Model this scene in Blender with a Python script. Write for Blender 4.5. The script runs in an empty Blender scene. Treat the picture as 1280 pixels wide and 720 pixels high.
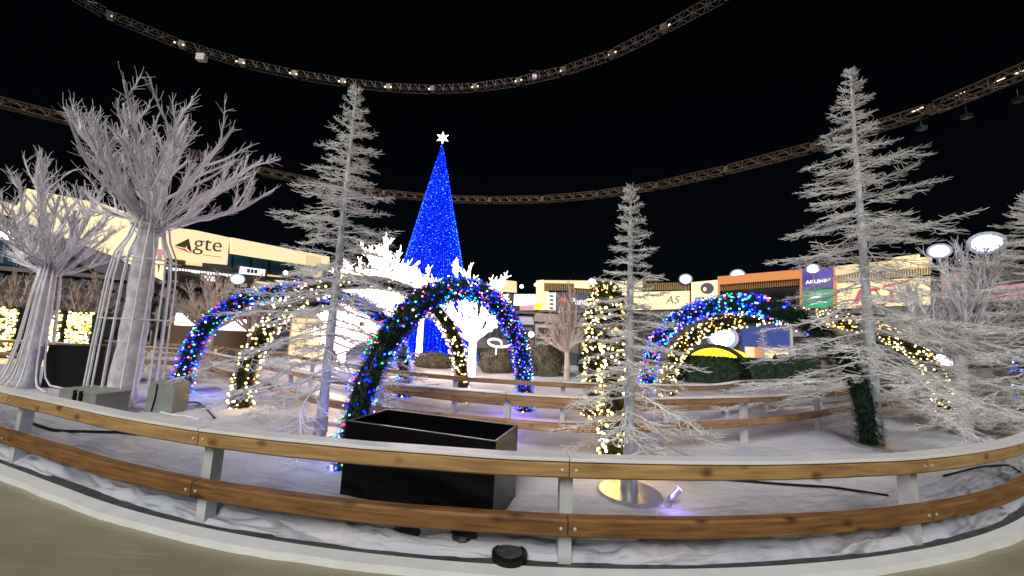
import bpy, math, random
import numpy as np
from mathutils import Matrix, Vector

# ------------------------------------------------------------------ camera maths
F = 465.0; PITCH = math.radians(7.1); ROLL = math.radians(2.6); H = 1.85
CP, SP, CR, SR = math.cos(PITCH), math.sin(PITCH), math.cos(ROLL), math.sin(ROLL)
def ray(px, py):
    x = (px-640)/F; y = -(py-360)/F
    xr = x*CR - y*SR; yr = x*SR + y*CR
    return (xr, CP - yr*SP, SP + yr*CP)
def plane(px, py, z):
    d = ray(px, py); t = (z-H)/d[2]
    return Vector((d[0]*t, d[1]*t, z))
def at(px, py, Y):
    d = ray(px, py); t = Y/d[1]
    return Vector((d[0]*t, Y, H+d[2]*t))

sc = bpy.context.scene
col = sc.collection
V3 = lambda *a: np.array(a, float)

# ------------------------------------------------------------------ object helpers
def tag(o, label=None, cat=None, group=None, kind=None):
    if label: o['label'] = label
    if cat: o['category'] = cat
    if group: o['group'] = group
    if kind: o['kind'] = kind
    return o
def empty(name, loc, label=None, cat=None, group=None, rz=0.0):
    o = bpy.data.objects.new(name, None); col.objects.link(o)
    o.location = loc; o.rotation_euler = (0, 0, rz); o.empty_display_size = .2
    return tag(o, label, cat, group)

class MB:
    def __init__(s): s.V = []; s.Q = []; s.T = []; s.N = []; s.n = 0; s.mi = []; s.cur = 0
    def add(s, v, q=None, t=None, ng=None):
        v = np.asarray(v, float).reshape(-1, 3); s.V.append(v)
        if q is not None and len(q): s.Q.append((np.asarray(q, int)+s.n, s.cur))
        if t is not None and len(t): s.T.append((np.asarray(t, int)+s.n, s.cur))
        if ng:
            for f in ng: s.N.append(([i+s.n for i in f], s.cur))
        s.n += len(v)
    def box(s, c, size, rz=0.0, M=None):
        sx, sy, sz = [a/2 for a in size]
        v = np.array([(x, y, z) for z in (-sz, sz) for y in (-sy, sy) for x in (-sx, sx)], float)
        if M is not None: v = v @ np.array(M).T
        elif rz:
            c_, s_ = math.cos(rz), math.sin(rz); v = v @ np.array([[c_, s_, 0], [-s_, c_, 0], [0, 0, 1]])
        v = v + np.array(c, float)
        s.add(v, [(0,2,3,1),(4,5,7,6),(0,1,5,4),(2,6,7,3),(0,4,6,2),(1,3,7,5)])
    def tubes(s, P, R, sides=3, closed_ends=False):
        P = np.asarray(P, float)
        if P.ndim == 2: P = P[None]
        n, k, _ = P.shape
        R = np.broadcast_to(np.asarray(R, float), (n, k))
        t = np.gradient(P, axis=1); t /= np.linalg.norm(t, axis=2, keepdims=True)+1e-9
        m = P[:, -1]-P[:, 0]; m /= np.linalg.norm(m, axis=1, keepdims=True)+1e-9
        ref = np.where(np.abs(m[:, 2:3]) > .8, V3(1, 0, 0)[None], V3(0, 0, 1)[None])
        ref = np.broadcast_to(ref[:, None], P.shape)
        a = np.cross(t, ref); a /= np.linalg.norm(a, axis=2, keepdims=True)+1e-9
        b = np.cross(t, a)
        ang = np.arange(sides)*2*np.pi/sides
        v = P[:, :, None] + R[:, :, None, None]*(np.cos(ang)[None, None, :, None]*a[:, :, None] + np.sin(ang)[None, None, :, None]*b[:, :, None])
        idx = np.arange(n*k*sides).reshape(n, k, sides)
        i0 = idx[:, :-1]; i1 = idx[:, 1:]
        q = np.stack([i0, i1, np.roll(i1, -1, 2), np.roll(i0, -1, 2)], -1).reshape(-1, 4)
        ng = None
        if closed_ends:
            ng = []
            for i in range(n): ng += [list(idx[i, 0]), list(idx[i, -1][::-1])]
        s.add(v.reshape(-1, 3), q, None, ng)
    def tube(s, pts, r, sides=8, caps=True): s.tubes([pts], r, sides, caps)
    def lathe(s, c, prof, sides=20):
        # prof: list of (radius, z)
        c = np.array(c, float); ang = np.arange(sides)*2*np.pi/sides; k = len(prof)
        v = np.array([[(r*math.cos(a), r*math.sin(a), z) for a in ang] for r, z in prof]).reshape(-1, 3)+c
        idx = np.arange(k*sides).reshape(k, sides)
        q = np.stack([idx[:-1], np.roll(idx[:-1], -1, 1), np.roll(idx[1:], -1, 1), idx[1:]], -1).reshape(-1, 4)
        s.add(v, q, None, [list(idx[0][::-1]), list(idx[-1])])
    def prism(s, poly, n, d):
        # polygon of 3D points extruded by vector n*d
        p = np.array(poly, float); k = len(p); e = np.array(n, float)*d
        v = np.concatenate([p, p+e])
        s.add(v, [(i, (i+1) % k, (i+1) % k+k, i+k) for i in range(k)], None, [list(range(k))[::-1], list(range(k, 2*k))])
    def spheres(s, C, r, base):
        C = np.asarray(C, float); bv, bf = base
        r = np.broadcast_to(np.asarray(r, float), (len(C),))
        v = (C[:, None] + bv[None]*r[:, None, None]).reshape(-1, 3)
        t = (bf[None] + (np.arange(len(C))*len(bv))[:, None, None]).reshape(-1, 3)
        s.add(v, None, t)
    def mesh(s, name, mats, smooth=False, origin=(0, 0, 0)):
        me = bpy.data.meshes.new(name)
        v = np.concatenate(s.V) - np.array(origin, float)
        loops = []; tot = []; mi = []
        for q, m in s.Q: loops.append(q.ravel()); tot.append(np.full(len(q), 4)); mi.append(np.full(len(q), m))
        for t, m in s.T: loops.append(t.ravel()); tot.append(np.full(len(t), 3)); mi.append(np.full(len(t), m))
        for f, m in s.N: loops.append(np.array(f)); tot.append(np.array([len(f)])); mi.append(np.array([m]))
        loops = np.concatenate(loops).astype(np.int32); tot = np.concatenate(tot).astype(np.int32); mi = np.concatenate(mi).astype(np.int32)
        me.vertices.add(len(v)); me.vertices.foreach_set('co', v.astype(np.float32).ravel())
        me.loops.add(len(loops)); me.loops.foreach_set('vertex_index', loops)
        me.polygons.add(len(tot)); me.polygons.foreach_set('loop_start', np.concatenate([[0], np.cumsum(tot)[:-1]]).astype(np.int32))
        me.polygons.foreach_set('material_index', mi)
        me.polygons.foreach_set('use_smooth', np.full(len(tot), bool(smooth)))
        me.update(calc_edges=True); me.validate()
        for m in (mats if isinstance(mats, (list, tuple)) else [mats]): me.materials.append(m)
        return me
    def build(s, name, mats, parent=None, smooth=False, loc=None):
        # geometry is in world coordinates; the object's origin goes to the parent's base (or loc)
        base = Vector((0, 0, 0)); p = parent
        while p is not None: base += p.location; p = p.parent
        if loc is not None: base = Vector(loc)
        o = bpy.data.objects.new(name, s.mesh(name, mats, smooth, base)); col.objects.link(o)
        if parent is not None: o.parent = parent
        elif loc is not None: o.location = loc
        return o

def ico(sub=0):
    p = (1+5**.5)/2
    v = np.array([(-1,p,0),(1,p,0),(-1,-p,0),(1,-p,0),(0,-1,p),(0,1,p),(0,-1,-p),(0,1,-p),(p,0,-1),(p,0,1),(-p,0,-1),(-p,0,1)], float)
    v /= np.linalg.norm(v[0])
    f = np.array([(0,11,5),(0,5,1),(0,1,7),(0,7,10),(0,10,11),(1,5,9),(5,11,4),(11,10,2),(10,7,6),(7,1,8),(3,9,4),(3,4,2),(3,2,6),(3,6,8),(3,8,9),(4,9,5),(2,4,11),(6,2,10),(8,6,7),(9,8,1)])
    return v, f
ICO = ico()
OCT = (np.array([(1,0,0),(-1,0,0),(0,1,0),(0,-1,0),(0,0,1),(0,0,-1)], float), np.array([(0,2,4),(2,1,4),(1,3,4),(3,0,4),(2,0,5),(1,2,5),(3,1,5),(0,3,5)]))

# ------------------------------------------------------------------ materials
def mat(name, c, rough=.6, metal=0.0, var=0.0, vscale=6.0, bump=0.0, bscale=40.0, spec=.5, c2=None, stretch=None, coat=0.0):
    m = bpy.data.materials.new(name); m.use_nodes = True
    nt = m.node_tree; b = nt.nodes['Principled BSDF']
    b.inputs['Base Color'].default_value = (*c, 1); b.inputs['Roughness'].default_value = rough; b.inputs['Metallic'].default_value = metal
    b.inputs['Specular IOR Level'].default_value = spec; b.inputs['Coat Weight'].default_value = coat
    if var or c2 or bump:
        tc = nt.nodes.new('ShaderNodeTexCoord'); src = tc.outputs['Object']
        if stretch:
            mp = nt.nodes.new('ShaderNodeMapping'); mp.inputs['Scale'].default_value = stretch
            nt.links.new(src, mp.inputs['Vector']); src = mp.outputs['Vector']
    if var or c2:
        n = nt.nodes.new('ShaderNodeTexNoise'); n.inputs['Scale'].default_value = vscale; n.inputs['Detail'].default_value = 5
        nt.links.new(src, n.inputs['Vector'])
        r = nt.nodes.new('ShaderNodeValToRGB'); nt.links.new(n.outputs['Fac'], r.inputs['Fac'])
        lo = c2 if c2 else tuple(max(0, x*(1-var)) for x in c); hi = c if c2 else tuple(min(1, x*(1+var)) for x in c)
        r.color_ramp.elements[0].position = .35; r.color_ramp.elements[1].position = .65
        r.color_ramp.elements[0].color = (*lo, 1); r.color_ramp.elements[1].color = (*hi, 1)
        nt.links.new(r.outputs['Color'], b.inputs['Base Color'])
    if bump:
        n2 = nt.nodes.new('ShaderNodeTexNoise'); n2.inputs['Scale'].default_value = bscale; n2.inputs['Detail'].default_value = 6
        nt.links.new(src, n2.inputs['Vector'])
        bp = nt.nodes.new('ShaderNodeBump'); bp.inputs['Strength'].default_value = bump; bp.inputs['Distance'].default_value = .02
        nt.links.new(n2.outputs['Fac'], bp.inputs['Height']); nt.links.new(bp.outputs['Normal'], b.inputs['Normal'])
    return m
def emit(name, c, s, sample=False, base=(.02, .02, .02)):
    m = bpy.data.materials.new(name); m.use_nodes = True
    b = m.node_tree.nodes['Principled BSDF']
    b.inputs['Base Color'].default_value = (*base, 1); b.inputs['Roughness'].default_value = .5
    b.inputs['Emission Color'].default_value = (*c, 1); b.inputs['Emission Strength'].default_value = s
    m.cycles.emission_sampling = 'FRONT' if (sample or name.startswith('led_blue')) else 'NONE'
    return m

def wood_mat(name, c_lo, c_hi, knot):
    m = bpy.data.materials.new(name); m.use_nodes = True
    nt = m.node_tree; b = nt.nodes['Principled BSDF']; L = nt.links.new
    tc = nt.nodes.new('ShaderNodeUVMap')
    mp = nt.nodes.new('ShaderNodeMapping'); mp.inputs['Scale'].default_value = (1.0, 14.0, 1); L(tc.outputs['UV'], mp.inputs['Vector'])
    n = nt.nodes.new('ShaderNodeTexNoise'); n.inputs['Scale'].default_value = 2.2; n.inputs['Detail'].default_value = 6; n.inputs['Distortion'].default_value = .6
    L(mp.outputs['Vector'], n.inputs['Vector'])
    r = nt.nodes.new('ShaderNodeValToRGB'); r.color_ramp.elements[0].position = .3; r.color_ramp.elements[1].position = .7
    r.color_ramp.elements[0].color = (*c_lo, 1); r.color_ramp.elements[1].color = (*c_hi, 1); L(n.outputs['Fac'], r.inputs['Fac'])
    mp2 = nt.nodes.new('ShaderNodeMapping'); mp2.inputs['Scale'].default_value = (3.4, 6.0, 1); L(tc.outputs['UV'], mp2.inputs['Vector'])
    nw = nt.nodes.new('ShaderNodeTexNoise'); nw.inputs['Scale'].default_value = 3; L(mp2.outputs['Vector'], nw.inputs['Vector'])
    vo = nt.nodes.new('ShaderNodeTexVoronoi'); vo.inputs['Scale'].default_value = 1.0; vo.inputs['Randomness'].default_value = 1.0
    mx = nt.nodes.new('ShaderNodeMixRGB'); mx.inputs['Fac'].default_value = .12; L(mp2.outputs['Vector'], mx.inputs['Color1']); L(nw.outputs['Color'], mx.inputs['Color2'])
    L(mx.outputs['Color'], vo.inputs['Vector'])
    kr = nt.nodes.new('ShaderNodeValToRGB'); kr.color_ramp.elements[0].position = .06; kr.color_ramp.elements[1].position = .26
    kr.color_ramp.elements[0].color = (1, 1, 1, 1); kr.color_ramp.elements[1].color = (0, 0, 0, 1); L(vo.outputs['Distance'], kr.inputs['Fac'])
    mk = nt.nodes.new('ShaderNodeMixRGB'); L(kr.outputs['Color'], mk.inputs['Fac']); L(r.outputs['Color'], mk.inputs['Color1']); mk.inputs['Color2'].default_value = (*knot, 1)
    # broad blotches of weathering
    nb = nt.nodes.new('ShaderNodeTexNoise'); nb.inputs['Scale'].default_value = 1.6; nb.inputs['Detail'].default_value = 3; L(tc.outputs['UV'], nb.inputs['Vector'])
    rb = nt.nodes.new('ShaderNodeValToRGB'); rb.color_ramp.elements[0].position = .3; rb.color_ramp.elements[1].position = .7
    rb.color_ramp.elements[0].color = (.62, .55, .5, 1); rb.color_ramp.elements[1].color = (1.1, 1.08, 1.05, 1); L(nb.outputs['Fac'], rb.inputs['Fac'])
    ml = nt.nodes.new('ShaderNodeMixRGB'); ml.blend_type = 'MULTIPLY'; ml.inputs['Fac'].default_value = .8
    L(mk.outputs['Color'], ml.inputs['Color1']); L(rb.outputs['Color'], ml.inputs['Color2'])
    L(ml.outputs['Color'], b.inputs['Base Color'])
    b.inputs['Roughness'].default_value = .6
    bp = nt.nodes.new('ShaderNodeBump'); bp.inputs['Strength'].default_value = .25; bp.inputs['Distance'].default_value = .01
    L(n.outputs['Fac'], bp.inputs['Height']); L(bp.outputs['Normal'], b.inputs['Normal'])
    return m

M = {}
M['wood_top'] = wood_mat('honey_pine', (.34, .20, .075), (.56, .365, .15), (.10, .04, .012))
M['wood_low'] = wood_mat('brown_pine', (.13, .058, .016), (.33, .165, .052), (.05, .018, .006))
M['wood_far'] = wood_mat('far_pine', (.26, .15, .07), (.45, .29, .16), (.1, .05, .02))
M['cap'] = mat('white_cap', (.82, .83, .84), .35, var=.05, vscale=3, bump=.1)
M['kerb'] = mat('white_kerb', (.84, .87, .86), .45, var=.05, vscale=3, bump=.08, bscale=25)
M['liner'] = mat('dark_liner', (.06, .06, .065), .6, var=.4, vscale=9)
M['post'] = mat('painted_post', (.62, .66, .67), .4, .2, var=.08, vscale=8)
M['snow'] = mat('snow_cloth', (.63, .62, .66), .8, c2=(.49, .53, .61), vscale=1.1, bump=.7, bscale=11)
M['snow_far'] = mat('snow_far', (.60, .58, .61), .8, var=.15, vscale=.7, bump=.5, bscale=8)
M['ground'] = mat('dull_turf', (.10, .10, .09), .8, var=.3, vscale=.5)
M['fir'] = mat('white_flocked_twigs', (.84, .845, .82), .75, var=.12, vscale=3)
M['firtrunk'] = mat('silver_trunk', (.60, .65, .70), .5, .15, var=.15, vscale=12, bump=.5, bscale=60)
M['wire'] = mat('white_painted_wire', (.84, .83, .86), .5, var=.1, vscale=4, bump=.2)
M['bark'] = mat('grey_white_bark', (.66, .66, .69), .7, var=.22, vscale=5, bump=.8, bscale=22)
M['taupe'] = mat('taupe_bark', (.58, .47, .40), .7, var=.15, vscale=3)
M['garland'] = mat('dark_green_tinsel', (.018, .05, .028), .45, var=.4, vscale=9)
M['garland_gold'] = mat('olive_tinsel', (.035, .045, .012), .45, var=.4, vscale=9)
M['black'] = mat('black_gloss', (.003, .003, .004), .2, spec=.22, bump=.04, bscale=3)
M['blackmatt'] = mat('black_matt', (.006, .006, .0065), .45, spec=.25)
M['steel'] = mat('base_steel', (.5, .5, .51), .32, .7, var=.12, vscale=6)
M['greybox'] = mat('grey_green_case', (.25, .27, .245), .55, var=.12, vscale=5)
M['truss'] = mat('bronze_truss', (.13, .105, .075), .45, .2, var=.25, vscale=2)
M['truss_far'] = mat('far_truss', (.13, .095, .065), .5, .1, var=.25, vscale=.6)
M['lamp_small'] = emit('truss_lamp', (1, .88, .62), 2.2)
M['palewhite'] = mat('pale_panel', (.75, .72, .7), .5)
M['dark'] = mat('dark_stand', (.075, .075, .085), .7, var=.4, vscale=.4)
M['seat'] = mat('dark_seats', (.15, .14, .14), .6, var=.5, vscale=1.6)
M['concrete'] = mat('stand_concrete', (.26, .24, .22), .8, var=.25, vscale=.5)
M['glass'] = mat('blue_glass', (.04, .12, .19), .15, spec=.8, var=.4, vscale=.2)
M['hedge'] = mat('hedge_leaf', (.012, .035, .014), .6, var=.5, vscale=5)
M['hoop'] = mat('dark_hoop', (.035, .05, .04), .4)
M['bush'] = mat('bush_leaf', (.12, .11, .07), .8, var=.4, vscale=3)
M['cream'] = emit('cream_backlit', (1.0, .83, .47), 1.0, base=(.6, .5, .3))
M['cream_dim'] = emit('cream_dim_backlit', (1.0, .80, .46), .8, base=(.5, .4, .22))
M['orange'] = emit('orange_backlit', (.9, .33, .10), .62, base=(.5, .2, .08))
M['gold_slat'] = mat('gold_slat', (.5, .34, .14), .5)
M['gold_dark'] = mat('dark_slat_back', (.12, .08, .04), .7)
M['purple'] = emit('purple_backlit', (.13, .09, .42), .75, base=(.1, .08, .3))
M['green'] = emit('green_backlit', (.03, .42, .19), .8, base=(.05, .3, .15))
M['red'] = emit('red_backlit', (.85, .10, .20), .95, base=(.4, .08, .12))
M['pink'] = emit('pink_backlit', (.75, .33, .42), .7, base=(.4, .25, .3))
M['blueback'] = emit('night_blue_backdrop', (.035, .055, .21), .8, base=(.04, .06, .2))
M['slate'] = mat('slate_sign', (.17, .16, .22), .6, var=.1)
M['white_em'] = emit('white_lettering', (1, .98, .95), 1.4)
M['white_hot'] = emit('white_hot', (1, .93, .86), 4.0, True)
M['flood'] = emit('flood_lamp', (.93, .96, 1.0), 9.0)
M['dim_fill_glow'] = emit('dim_fill_glow', (1.0, .8, .6), .28, base=(.3, .25, .2))  # weak glow for the panels added to the lower stands
M['flood_glow'] = emit('flood_glow', (.55, .68, 1.0), .7)
M['grey_ink'] = mat('grey_ink', (.22, .20, .22), .6)
M['green_ink'] = mat('green_ink', (.33, .42, .10), .6)
M['red_ink'] = emit('red_ink', (.8, .13, .13), .75, base=(.5, .1, .1))
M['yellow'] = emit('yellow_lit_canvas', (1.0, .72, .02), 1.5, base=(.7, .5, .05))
M['warm_tree'] = emit('warm_white_wrap', (1.0, .82, .70), 4.5, True, base=(.6, .5, .45))
M['star'] = emit('star_white', (1, .93, .9), 6)
M['cone_core'] = emit('blue_cone_net', (.0, .014, 1.0), .62, base=(.003, .005, .05)); M['cone_core'].node_tree.nodes['Principled BSDF'].inputs['Specular IOR Level'].default_value = 0; M['cone_core'].node_tree.nodes['Principled BSDF'].inputs['Roughness'].default_value = 1
M['purple_glow'] = emit('violet_lens', (.35, .2, 1.0), 9.0, True)
M['led_blue'] = emit('led_blue', (.02, .07, 1.0), 9)
M['led_blue2'] = emit('led_deep_blue', (.0, .01, 1.0), 7)
M['led_cyan'] = emit('led_cyan', (.10, .75, 1.0), 5)
M['led_green'] = emit('led_green', (.02, 1.0, .30), 3)
M['led_red'] = emit('led_red', (1.0, .03, .06), 5)
M['led_pink'] = emit('led_pink', (1.0, .25, .75), 5)
M['led_warm'] = emit('led_warm', (1.0, .62, .20), 7)
M['led_warm2'] = emit('led_warm_white', (1.0, .78, .50), 9)
M['led_gold'] = emit('led_gold', (1.0, .55, .06), 5)

# ice: glossy, beige-olive, scratched and cloudy
def ice_mat():
    m = mat('rink_ice', (.30, .255, .135), .33, var=.0)
    nt = m.node_tree; b = nt.nodes['Principled BSDF']; L = nt.links.new
    tc = nt.nodes.new('ShaderNodeTexCoord')
    n = nt.nodes.new('ShaderNodeTexNoise'); n.inputs['Scale'].default_value = .9; n.inputs['Detail'].default_value = 7; L(tc.outputs['Object'], n.inputs['Vector'])
    r = nt.nodes.new('ShaderNodeValToRGB'); r.color_ramp.elements[0].position = .3; r.color_ramp.elements[1].position = .75
    r.color_ramp.elements[0].color = (.235, .212, .128, 1); r.color_ramp.elements[1].color = (.33, .308, .208, 1); L(n.outputs['Fac'], r.inputs['Fac']); L(r.outputs['Color'], b.inputs['Base Color'])
    mp = nt.nodes.new('ShaderNodeMapping'); mp.inputs['Scale'].default_value = (1, 9, 1); mp.inputs['Rotation'].default_value = (0, 0, .35); L(tc.outputs['Object'], mp.inputs['Vector'])
    n2 = nt.nodes.new('ShaderNodeTexNoise'); n2.inputs['Scale'].default_value = 7; n2.inputs['Detail'].default_value = 5; L(mp.outputs['Vector'], n2.inputs['Vector'])
    mr = nt.nodes.new('ShaderNodeMapRange'); mr.inputs['To Min'].default_value = .22; mr.inputs['To Max'].default_value = .5; L(n2.outputs['Fac'], mr.inputs['Value']); L(mr.outputs['Result'], b.inputs['Roughness'])
    bp = nt.nodes.new('ShaderNodeBump'); bp.inputs['Strength'].default_value = .12; bp.inputs['Distance'].default_value = .01; L(n2.outputs['Fac'], bp.inputs['Height']); L(bp.outputs['Normal'], b.inputs['Normal'])
    return m
M['ice'] = ice_mat()
def ice_scratches():
    nt = M['ice'].node_tree; b = nt.nodes['Principled BSDF']; L = nt.links.new
    src = b.inputs['Base Color'].links[0].from_socket; tc = nt.nodes.new('ShaderNodeTexCoord'); prev = src
    for rot, sc_ in ((.3, 3.0), (-.5, 2.2), (1.2, 2.6)):
        mp = nt.nodes.new('ShaderNodeMapping'); mp.inputs['Rotation'].default_value = (0, 0, rot); mp.inputs['Scale'].default_value = (.5, 26, 1); L(tc.outputs['Object'], mp.inputs['Vector'])
        n = nt.nodes.new('ShaderNodeTexNoise'); n.inputs['Scale'].default_value = sc_; n.inputs['Detail'].default_value = 4; n.inputs['Distortion'].default_value = .8; L(mp.outputs['Vector'], n.inputs['Vector'])
        r = nt.nodes.new('ShaderNodeValToRGB'); r.color_ramp.elements[0].position = .60; r.color_ramp.elements[1].position = .74
        r.color_ramp.elements[0].color = (0, 0, 0, 1); r.color_ramp.elements[1].color = (.55, .55, .55, 1); L(n.outputs['Fac'], r.inputs['Fac'])
        mx = nt.nodes.new('ShaderNodeMixRGB'); L(r.outputs['Color'], mx.inputs['Fac']); L(prev, mx.inputs['Color1']); mx.inputs['Color2'].default_value = (.48, .46, .36, 1); prev = mx.outputs['Color']
    L(prev, b.inputs['Base Color'])
ice_scratches()

# ------------------------------------------------------------------ noise
def vnoise(x, y, seed=0):
    xi = np.floor(x).astype(int); yi = np.floor(y).astype(int); fx = x-xi; fy = y-yi
    def h(a, b):
        n = (a*374761393 + b*668265263 + seed*1442695041) & 0xffffffff
        n = ((n ^ (n >> 13))*1274126177) & 0xffffffff
        return ((n ^ (n >> 16)) & 0xffff)/65535.0
    u = fx*fx*(3-2*fx); v = fy*fy*(3-2*fy)
    return (h(xi, yi)*(1-u)+h(xi+1, yi)*u)*(1-v) + (h(xi, yi+1)*(1-u)+h(xi+1, yi+1)*u)*v
def fbm(x, y, seed=0, o=4):
    s = 0; a = .5
    for i in range(o): s = s+a*vnoise(x*2**i, y*2**i, seed+i); a *= .5
    return s

# ------------------------------------------------------------------ plan curves
CX, CY, RF = .3, 15.7, 12.5
def y_fence(x, R=RF):
    x = np.asarray(x, float); l0, l1 = 4.5, 5.9
    xc = np.clip(x-CX, -l0, l1)
    y = CY-np.sqrt(R*R-xc*xc)
    sl = np.where(x < CX, l0/math.sqrt(R*R-l0*l0), l1/math.sqrt(R*R-l1*l1))
    return y + (np.abs(x-CX)-np.abs(xc))*sl
def smooth_curve(pts):
    pts = np.array(pts, float)
    def f(x):
        x = np.asarray(x, float)
        i = np.clip(np.searchsorted(pts[:, 0], x)-1, 0, len(pts)-2)
        d = np.gradient(pts[:, 1], pts[:, 0])
        x0, x1, y0, y1, d0, d1 = pts[i, 0], pts[i+1, 0], pts[i, 1], pts[i+1, 1], d[i], d[i+1]
        h = x1-x0; t = (x-x0)/h
        return (2*t**3-3*t**2+1)*y0+(t**3-2*t**2+t)*h*d0+(-2*t**3+3*t**2)*y1+(t**3-t**2)*h*d1
    return f
y_m1 = smooth_curve([(-22,13.9),(-17,13.1),(-14,12.9),(-12.1,12.9),(-9.8,12.1),(-7.7,10.6),(-5.5,8.9),(-3,7.2),(-1,6.65),(.9,6.3),(2.6,6.6),(3.6,6.95),(5.2,7.6),(8,9.25),(12.7,11.8),(20,15.5)])
y_m2 = smooth_curve([(-22,16.6),(-16,15.6),(-12,14.9),(-8,12.9),(-5,10.8),(-2.7,9.2),(-.6,8.4),(1.7,8.2),(3,8.4),(5,9.1),(6.4,10.3),(7.5,10.9),(9.8,12),(14,14.2),(20,17.4)])

# ------------------------------------------------------------------ setting: ground, ice, snow
def sheet(name, m, pts, z, label_kind='structure', loc=None):
    mb = MB(); n = len(pts)
    mb.add([(x, y, z) for x, y in pts], None, None, [list(range(n))])
    return tag(mb.build(name, m), kind=label_kind)
sheet('ground', M['ground'], [(-140,-60),(140,-60),(140,160),(-140,160)], -.012)
sheet('ice', M['ice'], [(-30,-14),(30,-14),(30,18),(-30,18)], 0.0)

def strip_grid(ya, yb, x0, x1, nx, nv, hfun, power=1.0):
    u = np.linspace(x0, x1, nx); v = np.linspace(0, 1, nv)**power
    X, Vv = np.meshgrid(u, v, indexing='ij')
    Y = ya(X)*(1-Vv)+yb(X)*Vv
    Z = hfun(X, Y, Vv)
    idx = np.arange(nx*nv).reshape(nx, nv)
    q = np.stack([idx[:-1, :-1], idx[1:, :-1], idx[1:, 1:], idx[:-1, 1:]], -1).reshape(-1, 4)
    mb = MB(); mb.add(np.stack([X, Y, Z], -1).reshape(-1, 3), q); mb.uv = np.stack([X*.95+Y*.3, Y-ya(X)], -1).reshape(-1, 2); return mb
def h_near(X, Y, v):
    d = Y-y_fence(X); e = np.clip(d/.14, 0, 1)*np.clip((1-v)/.06, 0, 1)
    # folds of the cloth, running along the kerb
    along = X*np.cos(.25)+Y*np.sin(.25); acr = d
    w = fbm(along*.7, acr*1.0, 7)*1.6
    rg_ = lambda n: 1-np.clip(np.abs(n-.47)*3.6, 0, 1)
    rid = rg_(fbm(along*.6+w, acr*3.6+w*1.2, 3))
    rid2 = rg_(fbm(along*.9+w, acr*6-w, 11))
    near = np.exp(-(d/.62)**2)
    rid3 = rg_(fbm(along*1.0+w*1.6, acr*4.4+w*2.2, 17))
    z = .01+.07*fbm(X*.5, Y*.5, 21)*np.clip(d/2, .2, 1)+.085*near*rid**1.5+(.012+.045*near)*rid2**2+(.010+.035*near)*rid3**3+.035*fbm(X*1.7, Y*1.7, 5)+.014*fbm(X*5, Y*5, 8)
    return .012+z*e
NEAR = strip_grid(lambda x: y_fence(x, RF-.02)+0.0, lambda x: y_m1(x)+.02, -20, 17.5, 900, 190, h_near, 1.9)
def snow_shade_mottle():  # crease shade painted into the cloth near the kerb, plus grey footprint mottling
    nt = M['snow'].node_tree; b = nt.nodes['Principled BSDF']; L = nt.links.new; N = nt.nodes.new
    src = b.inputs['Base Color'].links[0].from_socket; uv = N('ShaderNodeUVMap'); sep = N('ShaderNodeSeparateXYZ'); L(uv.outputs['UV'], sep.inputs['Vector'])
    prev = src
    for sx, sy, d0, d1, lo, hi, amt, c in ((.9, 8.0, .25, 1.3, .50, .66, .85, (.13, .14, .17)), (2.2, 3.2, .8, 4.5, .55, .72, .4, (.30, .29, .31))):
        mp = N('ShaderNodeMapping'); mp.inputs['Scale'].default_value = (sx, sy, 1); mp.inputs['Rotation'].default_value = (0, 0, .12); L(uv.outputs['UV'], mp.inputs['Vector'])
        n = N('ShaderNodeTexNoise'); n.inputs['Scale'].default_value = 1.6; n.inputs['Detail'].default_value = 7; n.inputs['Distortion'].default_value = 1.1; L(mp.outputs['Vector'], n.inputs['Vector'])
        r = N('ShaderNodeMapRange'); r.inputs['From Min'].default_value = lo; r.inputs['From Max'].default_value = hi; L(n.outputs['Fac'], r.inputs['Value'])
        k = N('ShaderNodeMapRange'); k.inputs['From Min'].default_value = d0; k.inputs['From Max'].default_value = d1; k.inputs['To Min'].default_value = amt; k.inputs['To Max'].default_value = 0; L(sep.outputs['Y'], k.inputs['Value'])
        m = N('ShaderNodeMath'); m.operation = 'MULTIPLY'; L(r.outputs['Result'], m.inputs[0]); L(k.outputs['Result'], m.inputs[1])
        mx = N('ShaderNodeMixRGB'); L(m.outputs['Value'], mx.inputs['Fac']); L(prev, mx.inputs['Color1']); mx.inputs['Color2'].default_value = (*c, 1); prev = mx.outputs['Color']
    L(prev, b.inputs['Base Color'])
snow_shade_mottle()
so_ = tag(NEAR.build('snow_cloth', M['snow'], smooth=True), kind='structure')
def h_far(X, Y, v):
    e = np.clip(v/.03, 0, 1)
    m = .55*np.exp(-((X-4.4)/1.6)**2-((Y-9.6)/.7)**2)*0
    return .012+e*(.14*fbm(X*.5, Y*.5, 31)+.04*fbm(X*2, Y*2, 33)+m)
tag(strip_grid(lambda x: y_m2(x), lambda x: 0*x+24, -21, 19, 240, 70, h_far, 1.3).build('snow_field', M['snow_far'], smooth=True), kind='structure')
M['trail'] = mat('trail_ice', (.55, .53, .56), .35, var=.12, vscale=1.2, bump=.1)
tag(strip_grid(lambda x: y_m1(x)-.05, lambda x: y_m2(x)+.05, -21, 19, 160, 6, lambda X, Y, v: 0*X+.008).build('trail_ice', M['trail']), kind='structure')
# snow drift against the ice trail on the right
def ground_near(x, y):
    return float(h_near(np.array([[x]]), np.array([[y]]), np.array([[.5]]))[0, 0])

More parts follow.
